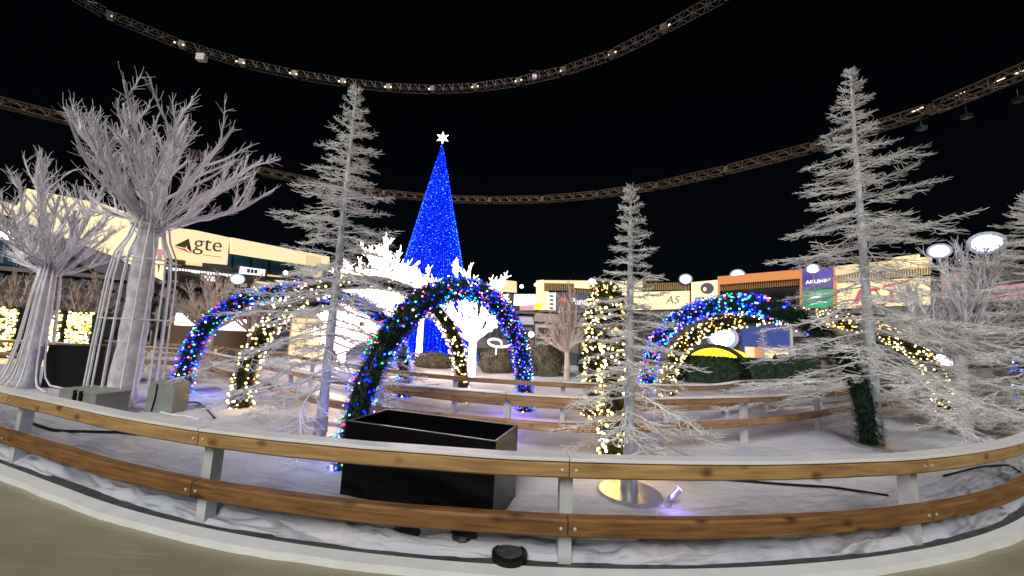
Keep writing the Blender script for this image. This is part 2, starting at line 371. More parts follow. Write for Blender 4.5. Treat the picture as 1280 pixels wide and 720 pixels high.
# kerb and dark liner along the near fence
def band(name, m, xs, ya_R, yb_R, z0, z1, jag=0.0, kind='structure'):
    y = y_fence(xs); dy = np.gradient(y, xs); n = np.stack([dy, -np.ones_like(xs)], 1); n /= np.linalg.norm(n, axis=1, keepdims=True)
    c = np.stack([xs, y], 1)
    j = (fbm(xs*2.6, xs*0+3, 5)-.5)[:, None]*jag
    o = c+n*(ya_R+j); i = c+n*yb_R
    k = len(xs); mb = MB()
    P = np.stack([np.c_[o, np.full(k, z0)], np.c_[o-n*0, np.full(k, z1)], np.c_[i, np.full(k, z1)], np.c_[i, np.full(k, z0)]], 1)
    idx = np.arange(k*4).reshape(k, 4); q = []
    for a in range(3): q.append(np.stack([idx[:-1, a], idx[1:, a], idx[1:, a+1], idx[:-1, a+1]], -1))
    mb.add(P.reshape(-1, 3), np.concatenate(q)); return mb
XS = np.linspace(-19, 17, 500)
tag(band('kerb', M['kerb'], XS, .175, .045, .0, .06, .035).build('kerb', M['kerb']), kind='structure')
tag(band('liner', M['liner'], XS, .046, -.07, .0, .046).build('liner_strip', M['liner']), kind='structure')

# ------------------------------------------------------------------ fences
def rail_mb(xs, f, off, z0, z1, th, wob=0.0, seed=0):
    # a beam following the curve y=f(x), front face 'off' metres in front of it
    y = f(xs); dy = np.gradient(y, xs); n = np.stack([dy, -np.ones_like(xs)], 1); n /= np.linalg.norm(n, axis=1, keepdims=True)
    c = np.stack([xs, y], 1); k = len(xs)
    w = ((fbm(xs*1.3, xs*0+seed, 9)-.5)*wob)
    a = c+n*off; b = c+n*(off-th); e = (z1-z0)*.12
    ring = [np.c_[a-n*e, z0+w], np.c_[a, z0+e+w], np.c_[a, z1-e+w], np.c_[a-n*e, z1+w], np.c_[b+n*e, z1+w], np.c_[b, z1-e+w], np.c_[b, z0+e+w], np.c_[b+n*e, z0+w]]
    P = np.stack(ring, 1); s = 8; idx = np.arange(k*s).reshape(k, s)
    q = np.stack([idx[:-1], idx[1:], np.roll(idx[1:], -1, 1), np.roll(idx[:-1], -1, 1)], -1).reshape(-1, 4)
    mb = MB(); mb.add(P.reshape(-1, 3), q, None, [list(idx[0]), list(idx[-1][::-1])])
    arc = np.concatenate([[0], np.cumsum(np.hypot(np.diff(xs), np.diff(y)))])
    cu = np.concatenate([[0], np.cumsum(np.linalg.norm(np.diff(np.array([r[0] for r in ring]), axis=0), axis=1))])
    mb.uv = np.stack([np.repeat(arc[:, None], s, 1)+xs[0], np.repeat(cu[None], k, 0)+seed*1.7], -1).reshape(-1, 2)
    return mb
def add_uv(o, uv):
    me = o.data; l = me.uv_layers.new(name='UVMap'); vi = np.zeros(len(me.loops), np.int32); me.loops.foreach_get('vertex_index', vi)
    l.data.foreach_set('uv', uv[vi].astype(np.float32).ravel())
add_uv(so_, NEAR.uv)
def fence(label, f, posts, top=(.76, .905), low=(.33, .46), th=.11, wt=None, wl=None, pw=.12, cap=True, bolts=False, cap_from=-99, off=.09, step=.12, zb=.0):
    root = empty('trail_fence', (posts[len(posts)//2], float(f(np.array([posts[len(posts)//2]]))[0]), 0), label, 'fence', 'wooden rail fences along the ice trail')
    seed = int(abs(posts[0])*7)
    for i, (a, b) in enumerate(zip(posts[:-1], posts[1:])):
        xs = np.linspace(a+.004, b-.004, max(4, int((b-a)/step)))
        for nm, (z0, z1), m in (('top_rail', top, wt), ('lower_rail', low, wl)):
            mb = rail_mb(xs, f, off, z0, z1, th, .012, seed+i*3+len(nm))
            o = mb.build(nm, m, root); add_uv(o, mb.uv)
        if cap and b > cap_from:
            mb = rail_mb(xs, f, off+.012, top[1]+.006, top[1]+.032, th+.03, .012, seed+i*3+len('top_rail'))
            mb.build('rail_cap', M['cap'], root)
    for x in posts:
        y = float(f(np.array([x]))[0]); dy = float((f(np.array([x+.05]))-f(np.array([x-.05])))[0]/.1); rz = math.atan(dy)
        n = np.array([dy, -1]); n /= np.linalg.norm(n); c = np.array([x, y])+n*(off-th-pw/2-.004)
        mb = MB(); mb.box((c[0], c[1], (zb+top[1])/2-.004), (pw, pw, top[1]-zb), rz)
        t_ = np.array([1, dy]); t_ /= np.linalg.norm(t_)
        if bolts:
            for zc in ((top[0]+top[1])/2, (low[0]+low[1])/2):
                for sx in (-.055, .055):
                    b0 = np.array([x, y])+t_*sx+n*(off-.004); mb.tube([(b0[0], b0[1], zc), tuple(b0+n*.010)+(zc,), tuple(b0+n*.013)+(zc,)], [.013, .013, .006], 8)
        mb.build('post', M['post'], root)
    return root
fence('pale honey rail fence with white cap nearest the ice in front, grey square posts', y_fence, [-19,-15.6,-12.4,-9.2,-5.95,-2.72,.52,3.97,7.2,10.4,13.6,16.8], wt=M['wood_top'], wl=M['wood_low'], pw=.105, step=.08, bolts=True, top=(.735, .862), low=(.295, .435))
fence('white capped rail fence across the middle, on the near side of the far ice trail', y_m1, [-21,-18,-15.2,-12.3,-9.6,-7.2,-4.9,-2.35,0,2.2,4.6,7.2,10,13,16], wt=M['wood_far'], wl=M['wood_far'], pw=.10, top=(.77, .86))
fence('brown rail fence behind the far ice trail, in front of the glowing white tree', y_m2, [-21,-17.5,-14.5,-11.5,-8.6,-6,-3.6,-1.2,1.2,3.6,5.6,7.5,10,13,16], wt=M['wood_far'], wl=M['wood_far'], pw=.09, top=(.78, .87), cap_from=2.2)

# ------------------------------------------------------------------ white fir trees
def fir(loc, Ht, Rb, label, seed, z0=.5, nbr=100, lean=(0, 0), base_plate=True, droop=.12, trunk_r=.075, group='white bare fir trees on the snow cloth', tw=1.0):
    rng = np.random.default_rng(seed)
    loc = Vector(loc); root = empty('fir_tree', loc, label, 'fir tree', group)
    L0 = np.array(loc)
    def axis(z): return L0+np.array([lean[0]*z/Ht, lean[1]*z/Ht, z])
    mb = MB(); zz = np.linspace(0, Ht, 26)
    tr = trunk_r*(1-zz/Ht)**.8+.012
    tr = tr*(1+.10*np.sin(zz*9+seed)*(zz > .3))
    mb.tube([axis(z) for z in zz], tr, 10)
    mb.build('trunk', M['firtrunk'], root, smooth=True)
    if base_plate:
        b = MB(); b.lathe(L0+np.array([0, 0, .02]), [(.35, 0), (.37, .01), (.37, .035), (.35, .045), (.11, .05), (.10, .06), (.10, .30), (.085, .31)], 28)
        b.build('base_plate', M['steel'], root, smooth=False)
    S, SR_, T, TR, U, UR = [], [], [], [], [], []
    for i in range(nbr):
        t = ((i+rng.uniform(-.3, .3))/nbr); t = min(max(t, 0), .995)
        z = z0+(Ht-z0)*(1-(1-t)**1.25)
        frac = (Ht-z)/(Ht-z0)
        L = Rb*(frac**1.06)*rng.choice([.62, .85, 1.0, 1.14], p=[.2, .3, .35, .15])+.05
        az = i*2.39996+rng.uniform(-.35, .35)
        d = np.array([math.cos(az), math.sin(az), 0]); side = np.array([-d[1], d[0], 0])
        k = 9; s = np.linspace(0, 1, k)
        el = .34-.62*frac**.8+rng.normal(0, .10)+.8*max(0, .12-frac)/.12
        sag = droop*rng.uniform(.6, 1.5)
        wav = np.cumsum(rng.normal(0, .012, k))*L
        P = axis(z)+d*(s*L)[:, None]+side*(wav+L*.06*np.sin(s*3+rng.uniform(0, 6)))[:, None]
        P[:, 2] += L*(el*s-sag*1.6*s**2*(1-.75*s))+np.cumsum(rng.normal(0, .014, k))*L
        r0 = .011+.006*frac
        S.append(P); SR_.append(r0*(1-.75*s))
        ntw = int((6+L*11)*tw)
        for j in range(ntw):
            u = .12+.88*(j+rng.uniform(0, 1))/ntw
            a = u*(k-1); i0 = min(int(a), k-2); p = P[i0]+(P[i0+1]-P[i0])*(a-i0); tg = P[min(i0+1, k-1)]-P[i0]; tg /= np.linalg.norm(tg)
            sd = 1 if (j % 2) else -1
            ang = rng.uniform(.45, 1.0)
            dd = tg*math.cos(ang)+side*sd*math.sin(ang); dd[2] += rng.uniform(-.12, .18)
            l = (min(.10, .05+.06*L)+.33*L*(1-u)**.7*rng.uniform(.5, 1.1))*rng.uniform(.6, 1.1)
            q = np.linspace(0, 1, 5)
            sn = np.array([-dd[1], dd[0], 0])
            Tp = p+dd*(q*l)[:, None]+sn*(np.sin(q*rng.uniform(3, 7)+rng.uniform(0, 6))*.05*l)[:, None]
            Tp[:, 2] += -l*.18*q**2+l*.06*np.sin(q*rng.uniform(4, 8)+rng.uniform(0, 6))
            T.append(Tp); TR.append(.0068*(1-.5*q))
            for w in range(int(3+l*9)):
                b_ = rng.uniform(.2, 1.0); pi = b_*4; ii = min(int(pi), 3); pp = Tp[ii]+(Tp[ii+1]-Tp[ii])*(pi-ii)
                an = rng.uniform(.5, 1.0)*rng.choice([-1, 1])
                e_ = dd*math.cos(an)+sn*math.sin(an); e_[2] += rng.uniform(-.15, .25); ll = rng.uniform(.05, .13)*min(1, .35+L*.8)+.12*l
                x = np.linspace(0, 1, 3)
                Up = pp+e_*(x*ll)[:, None]; Up[:, 2] += rng.uniform(-.02, .03)*x**2
                U.append(Up); UR.append(.0052*(1-.45*x))
    mb = MB()
    mb.tubes(np.array(S), np.array(SR_), 5); mb.tubes(np.array(T), np.array(TR), 3); mb.tubes(np.array(U), np.array(UR), 3)
    mb.build('crown', M['fir'], root, smooth=True)
    return root

def foot(px, py, dz=0.0):
    p = plane(px, py, .06); p.z = max(0, ground_near(p.x, p.y)-.02) if y_fence(p.x) < p.y < y_m1(p.x) else .0
    return p
def height_at(p, px, py): return at(px, py, p.y).z-p.z
p = foot(400, 545); fir(p, height_at(p, 445, 112), 2.05, 'tall white bare fir tree left of the black box, rising past the blue cone tree', 4, .75, 128)
p = Vector((1.48, 4.62, .03)); fir(p, height_at(p, 797, 240), .94, 'smallest white bare fir tree, on a round steel base right of the black box', 11, .75, 84, trunk_r=.06, tw=1.15)
p = foot(1097, 562); fir(p, height_at(p, 1062, 88), 2.55, 'tallest white bare fir tree, on the right in front of the backlit signs', 35, 1.05, 122, trunk_r=.09)
p = Vector((10.85, 7.55, .05)); fir(p, height_at(p, 1275, 245), 2.8, 'white bare fir tree cut off by the right edge of the view', 37, .7, 150)

# ------------------------------------------------------------------ bare wire trees
def limb_path(rng, p0, d0, L, k, up, wob):
    P = [np.array(p0, float)]; d = np.array(d0, float)
    for i in range(k-1):
        d = d+np.array([0, 0, up])+rng.normal(0, wob, 3); d /= np.linalg.norm(d)
        P.append(P[-1]+d*L/(k-1))
    return np.array(P)
def bare_tree_mesh(seed, Ht, th, spread, nl, tr, wires=0, core=.6, twig_r=.008, limb_r=.07, dense=1.0, el=(.25, 1.45), central=True, wob=.055, subl=(.18, .42), subu=(.3, .95)):
    rng = np.random.default_rng(seed); wire = MB(); barkmb = MB()
    # trunk
    zz = np.linspace(0, th, 14); rr = tr*(1-.32*zz/th); rr[0] *= 1.12
    barkmb.tube([(0.02*math.sin(z*3), .02*math.cos(z*2), z) for z in zz], rr*(1+.05*np.sin(zz*7+seed)), 14)
    tips = []
    for i in range(nl):
        f = (i+.5)/nl; e = el[0]+(el[1]-el[0])*f**.85
        az = i*2.39996+rng.uniform(-.3, .3)
        d = np.array([math.cos(az)*math.cos(e), math.sin(az)*math.cos(e), math.sin(e)])
        reach_h = spread*rng.uniform(.75, 1.05); reach_v = (Ht-th)*rng.uniform(.72, 1.0)
        L = 1.0/math.sqrt((math.cos(e)/reach_h)**2+(math.sin(e)/reach_v)**2)
        p0 = np.array([math.cos(az)*tr*.35, math.sin(az)*tr*.35, th-tr*.5+rng.uniform(-.30, .1)*th*.3])
        k = 13; P = limb_path(rng, p0, d, L, k, .035*(1-f)+.01, wob)
        r0 = limb_r*rng.uniform(.8, 1.25)*(.75+.5*f)
        s = np.linspace(0, 1, k); R = r0*(1-s)**1.1+.010
        if wires:
            barkmb.tube(P, R*core, 6)
            for w in range(wires):
                a0 = w*2*math.pi/wires
                t = np.gradient(P, axis=0); t /= np.linalg.norm(t, axis=1, keepdims=True)
                a = np.cross(t, V3(.3, .2, 1)); a /= np.linalg.norm(a, axis=1, keepdims=True); b = np.cross(t, a)
                tw = a0+s*1.2+rng.normal(0, .15, k)
                Q = P+(a*np.cos(tw)[:, None]+b*np.sin(tw)[:, None])*(R*1.15+.004)[:, None]+rng.normal(0, .006, (k, 3))
                wire.tubes([Q], twig_r*1.15, 4)
        else: wire.tubes([P], R, 6)
        nsub = int(rng.integers(3, 6)*dense)
        for j in range(nsub):
            u = rng.uniform(*subu); a = u*(k-1); i0 = min(int(a), k-2); pp = P[i0]+(P[i0+1]-P[i0])*(a-i0)
            tg = P[i0+1]-P[i0]; tg /= np.linalg.norm(tg)
            ax = rng.normal(0, 1, 3); ax -= tg*ax.dot(tg); ax /= np.linalg.norm(ax); an = rng.uniform(.3, .75)
            dd = tg*math.cos(an)+ax*math.sin(an)+V3(0, 0, .18); dd /= np.linalg.norm(dd)
            l = L*rng.uniform(*subl)*(1.15-u*.6); kk = 7
            S = limb_path(rng, pp, dd, l, kk, .06, .10); ss = np.linspace(0, 1, kk); Rs = R[i0]*.62*(1-ss)**1.0+twig_r
            wire.tubes([S], np.minimum(Rs, limb_r*.5), 5)
            if wires and Rs[0] > .02:
                for w in range(2): wire.tubes([S+rng.normal(0, .014, (kk, 3))], twig_r, 3)
            tips.append((S, l))
        tips.append((P[6:], L*.5))
    tw = []
    for S, l in tips:
        for j in range(int(7*dense)):
            a = rng.uniform(.2, 1)*(len(S)-1); i0 = min(int(a), len(S)-2); pp = S[i0]+(S[i0+1]-S[i0])*(a-i0); tg = S[i0+1]-S[i0]; tg /= np.linalg.norm(tg)
            ax = rng.normal(0, 1, 3); dd = tg*.8+ax*.42+V3(0, 0, .25); dd /= np.linalg.norm(dd)
            tw.append(limb_path(rng, pp, dd, rng.uniform(.10, .26)+l*.06, 4, .08, .14))
    wire.tubes(np.array(tw), np.array([1, .8, .65, .5])*twig_r, 3)
    return barkmb, wire
def shift(mb, loc, rz=0, s=1.0):
    c, n = math.cos(rz), math.sin(rz)
    R = np.array([[c, n, 0], [-n, c, 0], [0, 0, 1]])*s
    mb.V = [v @ R + np.array(loc) for v in mb.V]; return mb

# the big front tree with its cage of poles
p = Vector((-7.85, 7.85, .06)); P0 = np.array(p)
t1 = empty('wire_tree', p, 'tallest bare white wire tree, its thick trunk caged in white poles over a grey case', 'bare tree', 'bare white wire trees on the left')
bk, wr = bare_tree_mesh(9, 7.3, 3.95, 2.35, 21, .25, 5, .5, .0068, .056, 1.9, (.05, 1.42), True, .07, (.22, .52), (.22, .92))
shift(bk, P0, 2.08); shift(wr, P0, 2.08)
# thick leader continuing above the crotch
zz = np.linspace(0, 1, 10); bk.tube([P0+np.array([.12*a+.25*a*a, .05*a, 3.9+2.5*a]) for a in zz], .13*(1-zz)**.7+.012, 10)
bk.build('trunk', M['bark'], t1, smooth=True); wr.build('crown', M['wire'], t1, smooth=True)
rng = np.random.default_rng(2)
cage = MB()
for i in range(15):
    a = i*2*math.pi/15+rng.uniform(-.1, .1); ca, sa = math.cos(a), math.sin(a); r0 = .54+rng.uniform(-.05, .06)
    cage.tube([P0+np.array([ca*r, sa*r, z]) for r, z in ((r0+.10, 0.02), (r0+.01, .25), (r0, 1.2), (r0-.03, 2.6), (r0-.08, 3.1), (r0-.22, 3.45), (r0-.3, 3.9))], .017, 5)
for z, r in ((1.75, .52), (3.0, .49), (3.75, .30)):
    cage.tubes([[P0+np.array([math.cos(a)*r, math.sin(a)*r, z]) for a in np.linspace(0, 2*math.pi, 25)]], .016, 5)
cage.build('pole_cage', M['wire'], t1, smooth=True)

p = Vector((-11.25, 9.0, .08)); P0 = np.array(p)
t2 = empty('wire_tree', p, 'bare white wire tree at far left with flared roots, before the yellow fascia', 'bare tree', 'bare white wire trees on the left')
bk, wr = bare_tree_mesh(14, 6.1, 3.0, 1.85, 18, .18, 5, .5, .0068, .046, 1.9, (.05, 1.40), True, .075, (.22, .52), (.2, .92))
shift(bk, P0, 2.6); shift(wr, P0, 2.6)
for i in range(14):
    a = i*2*math.pi/14+rng.uniform(-.12, .12); L = rng.uniform(.6, 1.0); ca, sa = math.cos(a), math.sin(a)
    wr.tube([P0+np.array([ca*r, sa*r, z]) for r, z in ((.15, 3.0), (.22, 2.2), (.27, 1.2), (.34, .6), (.42, .28), (.58, .10), (L+.2, .03))], .019, 5)
bk.build('trunk', M['bark'], t2, smooth=True); wr.build('crown', M['wire'], t2, smooth=True)

p = Vector((10.0, 8.35, .05)); P0 = np.array(p)
t3 = empty('wire_tree', p, 'bare white wire tree at far right, behind branches of the tallest fir tree', 'bare tree')
bk, wr = bare_tree_mesh(15, 4.5, 1.9, 1.9, 22, .14, 4, .5, .007, .045, 1.9, (.05, 1.45), True, .08, (.22, .5), (.2, .92))
shift(bk, P0, .4).build('trunk', M['wire'], t3, smooth=True); shift(wr, P0, .4).build('crown', M['wire'], t3, smooth=True)

# low spray of purple-grey twigs right of the front tree
def twig_fan(base, tip_dir, n, L, name, label, seed):
    rng = np.random.default_rng(seed); mb = MB(); tw = []
    for i in range(n):
        d = np.array(tip_dir)+rng.normal(0, .22, 3); d /= np.linalg.norm(d)
        tw.append(limb_path(rng, np.array(base)+rng.normal(0, .06, 3), d, L*rng.uniform(.5, 1), 6, .02, .08))
    mb.tubes(np.array(tw), np.linspace(.02, .006, 6), 4)
    return tag(mb.build(name, M['taupe'], loc=base), label, 'branch pile')

q = at(200, 452, 10.6); twig_fan((q.x, q.y, .05), (.8, .1, .35), 46, 1.9, 'branch_pile', 'low spray of grey twigs between the caged wire trunk and the left multicoloured arch', 8)
# taupe trees standing further off
protos = [bare_tree_mesh(s, 4.4, 1.5, 1.55, 22, .15, 0, .6, .013, .085, 1.5, (.22, 1.42)) for s in (41, 52)]
pm = []
for b_, w_ in protos: pm.append((b_.mesh('trunk', M['taupe'], True), w_.mesh('crown', M['taupe'], True)))
def taupe_tree(loc, kind, s, rz, label):
    r = empty('pale_tree', loc, label, 'bare tree', 'pale taupe bare trees behind the trail', rz); r.scale = (s, s, s)
    for nm, me in zip(('trunk', 'crown'), pm[kind]):
        o = bpy.data.objects.new(nm, me); col.objects.link(o); o.parent = r
for (px, py, Y, kind, s, rz, label) in (
    (708, 476, 15.6, 0, .92, 0.3, 'pale taupe bare tree standing before the slate sign with a red emblem'),
    (18, 425, 17.5, 1, 1.0, 1.0, 'pale taupe bare tree at the left edge, behind the first gold lit hedge'),
    (100, 428, 18.5, 0, .95, 2.2, 'pale taupe bare tree between the two white wire trees'),
    (262, 428, 17.5, 1, 1.05, 4.0, 'pale taupe bare tree below the round lamp of the left stand'),
    (312, 428, 19.5, 0, .98, 5.0, 'pale taupe bare tree behind the left blue light arch'),
    (190, 425, 21, 1, .95, .5, 'pale taupe bare tree hidden partly by the caged wire trunk')):
    q = at(px, py, Y); q.z = .05; taupe_tree(q, kind, s, rz, label)

# bright white light-wrapped trees
def lit_tree(px, Y, toppx, seed, spread, th, label, limb=.10, nl=12):
    q = at(px, 460, Y); q.z = .03; Ht = at(*toppx, Y).z
    r = empty('lit_tree', q, label, 'lit tree', 'trees wrapped in dense white lights')
    b_, w_ = bare_tree_mesh(seed, Ht, Ht*th, spread, nl, .19, 0, .6, .030, limb*.85, 1.7, (.30, 1.42))
    P0 = np.array(q); shift(b_, P0, 1.0).build('trunk', M['warm_tree'], r, smooth=True); shift(w_, P0, 1.0).build('crown', M['warm_tree'], r, smooth=True)
lit_tree(589, 15.2, (592, 318), 61, 2.1, .33, 'glowing white tree framed by the multicoloured light arch', .10, 13)
lit_tree(466, 14.2, (474, 294), 64, 2.5, .36, 'largest glowing white tree, left of the blue cone tree', .15, 30)
lit_tree(522, 21.0, (524, 330), 67, 1.6, .5, 'smallest glowing white tree, just in front of the blue cone tree', .08, 14)
lit_tree(425, 16.0, (430, 378), 69, 1.6, .3, 'low glowing white tree behind the gold light arch on the left', .12, 18)

# ------------------------------------------------------------------ light arches
BULB = {}
def bulb_mesh(mn):
    if mn not in BULB:
        mb = MB(); v, f = ICO; mb.add(v*np.array([.024, .024, .03]), None, f); BULB[mn] = mb.mesh('bulb', M[mn])
    return BULB[mn]
MULTI = (['led_blue']*9+['led_blue2']*11+['led_cyan']*3+['led_green']*3+['led_red']*3+['led_pink']*3+['led_warm2']*2)
WARM = (['led_warm']*5+['led_warm2']*5+['led_gold']*3)
def arch(label, A, B, h, r, pal, nb, seed, group, gm, pw=.85, bulb_r=.025, lights=None, skip=None):
    rng = np.random.default_rng(seed); rnd = random.Random(seed)
    A = np.array(A, float); B = np.array(B, float); mid = (A+B)/2; half = (B-A)/2; Lh = np.linalg.norm(half); hd = half/Lh
    root = empty('light_arch', tuple(A), label, 'light arch', group)
    def path(t):  # t in 0..1
        a = np.pi*np.asarray(t); c = -np.cos(a); s = np.sin(a)
        return mid+half*c[..., None]+np.stack([0*c, 0*c, h*np.abs(s)**pw], -1)
    t = np.linspace(0, 1, 2000); P = path(t); arc = np.concatenate([[0], np.cumsum(np.linalg.norm(np.diff(P, axis=0), axis=1))]); LT = arc[-1]
    tt = lambda s: np.interp(s, arc, t)
    def frame(s):
        x = tt(s); p = path(x); q = path(np.clip(x+.004, 0, 1)); q0 = path(np.clip(x-.004, 0, 1)); d = q-q0; d /= np.linalg.norm(d, axis=-1, keepdims=True)
        n = np.array([-hd[1], hd[0], 0]); b = np.cross(d, n); b /= np.linalg.norm(b, axis=-1, keepdims=True)
        return p, d, np.broadcast_to(n, d.shape), b
    s = np.linspace(0, LT, 70); p_, *_ = frame(s)
    g = MB(); g.tube(p_, r*.62*(1+.12*np.sin(s*5.3+seed)), 12)
    n = int(LT*1500); s = rng.uniform(0, LT, n); p_, d_, n_, b_ = frame(s); a = rng.uniform(0, 2*np.pi, n)
    rad = n_*np.cos(a)[:, None]+b_*np.sin(a)[:, None]
    lump = .86+.28*fbm(s*2.2, a*.8, seed)
    st = p_+rad*(r*.5); out = rad+d_*rng.normal(0, .55, n)[:, None]; out /= np.linalg.norm(out, axis=1, keepdims=True)
    ln = (r*rng.uniform(.42, .75, n)*lump)[:, None]; w = np.cross(out, d_+.01); w /= np.linalg.norm(w, axis=1, keepdims=True)+1e-9; w = w*.012
    v = np.stack([st-w, st+w, st+out*ln+w*.4, st+out*ln-w*.4], 1).reshape(-1, 3)
    g.add(v, np.arange(n*4).reshape(-1, 4)); g.build('garland', gm, root)
    # bulbs
    s = rng.uniform(.02, LT-.02, nb); a = rng.uniform(0, 2*np.pi, nb)
    if lights: s, a = lights(s, a, LT)
    nb = len(s)
    p_, d_, n_, b_ = frame(s); C = p_+(n_*np.cos(a)[:, None]+b_*np.sin(a)[:, None])*(r*rng.uniform(.8, 1.12, nb))[:, None]
    C = C[C[:, 2] > .06]; nb = len(C)
    names = [rnd.choice(pal) for _ in range(nb)]
    # clusters of one colour, as the strings are wound
    for i in range(nb):
        if rnd.random() < .25 and 'led_blue' in pal: names[i] = pal[int(fbm(np.array([C[i, 0]*1.3]), np.array([C[i, 2]*1.3]), seed)[0]*1.05*len(pal)) % len(pal)]
    cen = np.array(root.location); camp = np.array([0, 0, H])
    toward = np.einsum('ij,ij->i', C-p_[:len(C)] if len(p_) == len(C) else C-mid, camp-C)
    order = np.argsort(np.linalg.norm(C-camp, axis=1)-.6*(toward > 0))
    for i in order[:100]:
        o = bpy.data.objects.new('bulb', bulb_mesh(names[i])); col.objects.link(o); o.parent = root; o.location = C[i]-cen
        o.rotation_euler = (rnd.uniform(0, 3), rnd.uniform(0, 3), 0); q = bulb_r/.025*rnd.uniform(.75, 1.25); o.scale = (q, q, q)
    rest = order[100:]
    if len(rest):
        used = sorted(set(names[i] for i in rest)); mb = MB()
        for j, mn in enumerate(used):
            mb.cur = j; cs = [C[i] for i in rest if names[i] == mn]
            mb.spheres(np.array(cs), np.array([bulb_r*rnd.uniform(.7, 1.25) for _ in cs]), ICO)
        tag(mb.build('light_string', [M[u] for u in used], root), kind='stuff')
    return root
GM, GW = 'multicoloured light arches', 'gold light arches'
arch('multicoloured light arch leftmost of all, before the left stand with grey lettering', (-7.95, 9.35, 0), (-2.75, 10.2, 0), 2.75, .23, MULTI, 1250, 1, GM, M['garland'], .72, .0185)
def b_lights(s, a, LT):
    k = (s < LT*.07) | (s > LT*.36) | (np.random.default_rng(6).uniform(0, 1, len(s)) < .45); return s[k], a[k]
arch('multicoloured light arch round the glowing white tree, its near foot beside the black box', (-1.98, 5.0, 0), (.42, 9.05, 0), 2.66, .215, MULTI, 1900, 2, GM, M['garland'], .88, .0145, lights=b_lights)
arch('gold light arch on the left, crossing behind the tall left fir tree', (-5.6, 8.1, 0), (-1.15, 9.75, 0), 2.95, .23, WARM, 650, 3, GW, M['garland_gold'], .75, .023)
arch('gold light arch seen edge on, wrapped behind the smallest fir tree', (1.62, 5.75, 0), (1.98, 8.75, 0), 2.7, .25, WARM, 680, 4, GW, M['garland_gold'], .5, .023)
def e_lights(s, a, LT):
    k = (s < LT*.60) | ((s < LT*.72) & (np.random.default_rng(5).uniform(0, 1, len(s)) < .15)); return s[k], a[k]
arch('multicoloured light arch on the right with one dark unlit leg by the tallest fir tree', (4.15, 11.35, 0), (6.75, 7.15, 0), 2.85, .24, MULTI, 1500, 5, GM, M['garland'], .7, .022, lights=e_lights)
arch('gold light arch on the right, ending in front of the small glowing cone', (5.2, 12.35, 0), (13.2, 11.5, 0), 2.85, .25, WARM, 900, 6, GW, M['garland_gold'], .68, .025)
q = at(1266, 470, 12.5); arch('multicoloured light arch at the right edge of the view', (q.x+.2, 12.4, 0), (q.x+4.5, 13.5, 0), 2.6, .26, MULTI, 260, 8, GM, M['garland'], .6)

# ------------------------------------------------------------------ blue cone tree with its star
c0 = plane(537, 446, 0); c0 = Vector((c0.x, 26.5, 0)); tip = at(553, 178, 26.5); Hc = tip.z; Rc = 3.55
ct = empty('cone_tree', (tip.x-.2, 26.5, 0), 'giant blue light cone tree with a white star on top', 'light cone tree')
rng = np.random.default_rng(77)
TX, TY = tip.x, 26.5
core = MB(); core.lathe((TX, TY, 0), [(Rc*.985, .02), (Rc*.66, Hc*.33), (Rc*.33, Hc*.66), (.05, Hc*.985)], 40); core.build('cone_frame', M['cone_core'], ct, smooth=True)
n = 30000; u = 1-np.sqrt(rng.uniform(0.0004, 1, n)); strand = rng.integers(0, 84, n)*2*np.pi/84
a = strand+rng.normal(0, .012, n); C = np.stack([TX+Rc*(1-u)*np.cos(a), TY+Rc*(1-u)*np.sin(a), u*Hc], 1)
C[:, :2] += rng.normal(0, .02, (n, 2))
mb = MB(); lab = rng.uniform(0, 1, n)
for j, (lo, hi) in enumerate(((0, .72), (.72, .95), (.95, 1))):
    mb.cur = j; k = (lab >= lo) & (lab < hi) & (C[:, 1] < TY+.6); mb.spheres(C[k], .017*rng.uniform(.6, 1.3, k.sum()), OCT)
tag(mb.build('light_net', [M['led_blue2'], M['led_blue'], M['led_cyan']], ct), kind='stuff')
st = MB(); pts = []
for i in range(12):
    a = i*math.pi/6+math.pi/2; r = .50 if i % 2 == 0 else .22; pts.append((TX+r*math.cos(a), TY-.0, Hc+.36+r*math.sin(a)))
ctr = np.array([TX, TY, Hc+.36]); v = np.array(pts+[tuple(ctr+V3(0, -.14, 0)), tuple(ctr+V3(0, .14, 0))])
st.add(v, None, [(i, (i+1) % 12, 12) for i in range(12)]+[((i+1) % 12, i, 13) for i in range(12)])
st.build('star', M['star'], ct)

# ------------------------------------------------------------------ black boxes
def open_box(c, u_ang, lx, ly, z0, z1, label, wall=.03):
    r = empty('black_box', (c[0], c[1], z0), label, 'box'); cu, su = math.cos(u_ang), math.sin(u_ang)
    def W(x, y): return (c[0]+x*cu-y*su, c[1]+x*su+y*cu)
    for nm, x, y, sx, sy in (('side_panel', 0, -ly/2+wall/2, lx, wall), ('side_panel', 0, ly/2-wall/2, lx, wall), ('side_panel', -lx/2+wall/2, 0, wall, ly-2*wall-.004), ('side_panel', lx/2-wall/2, 0, wall, ly-2*wall-.004)):
        mb = MB(); X, Y = W(x, y); mb.box((X, Y, (z0+z1)/2), (sx, sy, z1-z0), u_ang); mb.build(nm, M['black'], r)
    mb = MB(); mb.box((c[0], c[1], z0+.33), (lx-2*wall-.006, ly-2*wall-.006, .02), u_ang); mb.build('inner_shelf', M['black'], r)
    mb = MB()
    for x, y, sx, sy in ((0, -ly/2+wall/2, lx+.004, .012), (0, ly/2-wall/2, lx+.004, .012)):
        X, Y = W(x, y); mb.box((X, Y, z1+.004), (sx, sy, .007), u_ang)
    for x, y, sx, sy in ((-lx/2+wall/2, 0, .012, ly-.03), (lx/2-wall/2, 0, .012, ly-.03)):
        X, Y = W(x, y); mb.box((X, Y, z1+.004), (sx, sy, .007), u_ang)
    mb.build('rim_strip', M['steel'], r)
    return r
